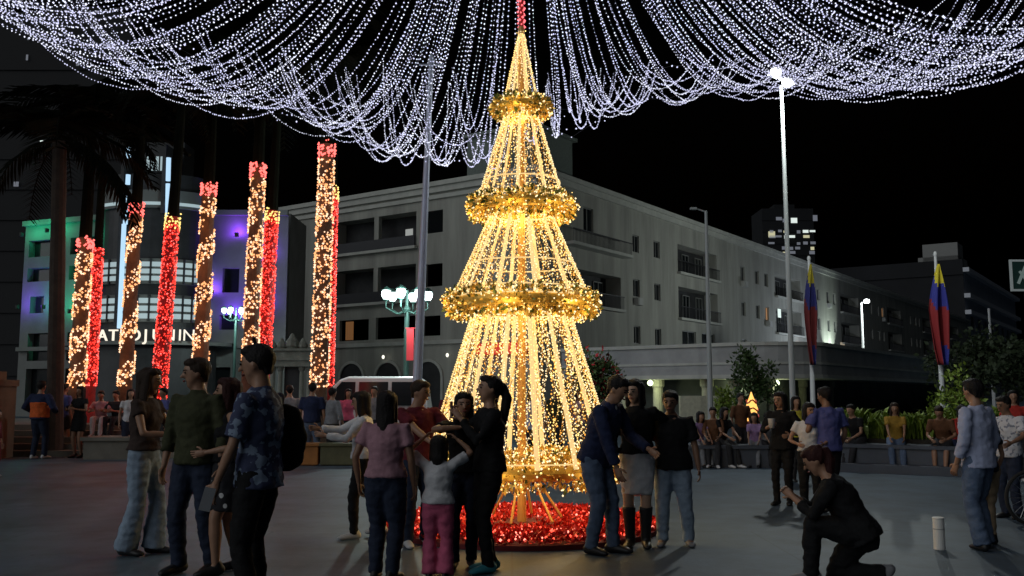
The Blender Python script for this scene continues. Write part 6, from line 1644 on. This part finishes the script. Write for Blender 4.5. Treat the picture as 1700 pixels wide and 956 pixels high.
for px, dx, lab, sex, tp, bt, sh_, H in (
    (1163, 0.15, 'child in a lilac shirt seated at the left end of the short planter', 'f', T(lilac, sleeve=0.6), TR(greyc), SH(s_black), 1.3),
    (1186, 0.5, 'adult in grey brown shirt seated second on the short planter', 'm', T(rust, sleeve=1.4), TR(charcoal), SH(s_white), 1.5),
    (1202, 0.78, 'person in black seated third on the short planter', 'f', T(black, sleeve=0.6), TR(charcoal), SH(s_white), 1.5),
    (1255, 1.5, 'child in pale pink seated beneath the glowing ornament', 'f', T(lilac, sleeve=0.8), TR(greyc), SH(s_black), 1.25),
    (1275, 1.85, 'child in pale grey seated second beneath the glowing ornament', 'm', T(greyc, sleeve=0.8), TR(charcoal), SH(s_black), 1.25)):
    x = at(px, 745, P2.y + 0.7).x
    seated(lab, V((x, P2.y + 0.75, 0)), {1163: 20, 1186: -15, 1202: 30, 1255: -20, 1275: 15}[px], H, sex, tp, bt, sh_, ('mid' if sex == 'f' else 'short', 'black'), z=0.45)
person('person in yellow shirt standing behind the woman in the white top', G_(1325, 800), 10, 1.45, 'f', detail=0, hair=('mid', 'black'), top=T(yellowc, sleeve=0.6), bottom=TR(charcoal), shoes=SH(s_black))
person('person in dark red clothes partly cut off at the left edge', V((at(-14, 800, 17.0).x, 17.0, 0)), 90, 1.2, 'm', detail=0, hair=('short', 'black'), top=T(maroon, sleeve=1.5), bottom=TR(maroon), shoes=SH(s_white))
for px, py, yaw, H, sx, lab, tp, bt in (
    (428, 764, 160, 1.66, 'm', 'man in charcoal shirt seen from behind between the patterned shirt and the tallest palm', T(charcoal, sleeve=0.8), TR(denim_d)),
    (212, 760, 30, 1.6, 'f', 'woman in white top at the foot of the steps behind the woman in flared jeans', T(white, sleeve=0.5), TR(denim_d)),
    (268, 762, -40, 1.62, 'm', 'man in violet shirt by the steps under the yellow tipped red palm', T(bluev, sleeve=0.7), TR(charcoal)),
    (620, 757, -10, 1.66, 'm', 'man in grey shirt standing beside the white van', T(greyc, sleeve=0.7), TR(denim_d)),
    (820, 772, 200, 1.6, 'f', 'woman in rust top seen far behind the slim woman in black', T(rust, sleeve=0.7), TR(denim_d)),
    (925, 770, -30, 1.65, 'm', 'man in olive shirt seen far behind the right of the golden tree', T(olive, sleeve=0.8), TR(charcoal)),
    (960, 765, 30, 1.58, 'f', 'woman in pale pink seen behind the bending man', T(pinkl, sleeve=0.5), TR(denim)),
    (1232, 772, 20, 1.5, 'm', 'man in brown shirt standing left of the glowing ornament', T(rust, sleeve=0.9), TR(charcoal)),
    (1690, 800, -20, 1.55, 'f', 'woman in red top far behind the bicycle', T(redc, sleeve=0.6), TR(charcoal))):
    person(lab, G_(px, py), yaw, H, sx, detail=0, hair=('mid' if sx == 'f' else 'short', 'black'), top=tp, bottom=bt, shoes=SH(s_black if random.random() < 0.6 else s_white))
run_jobs()
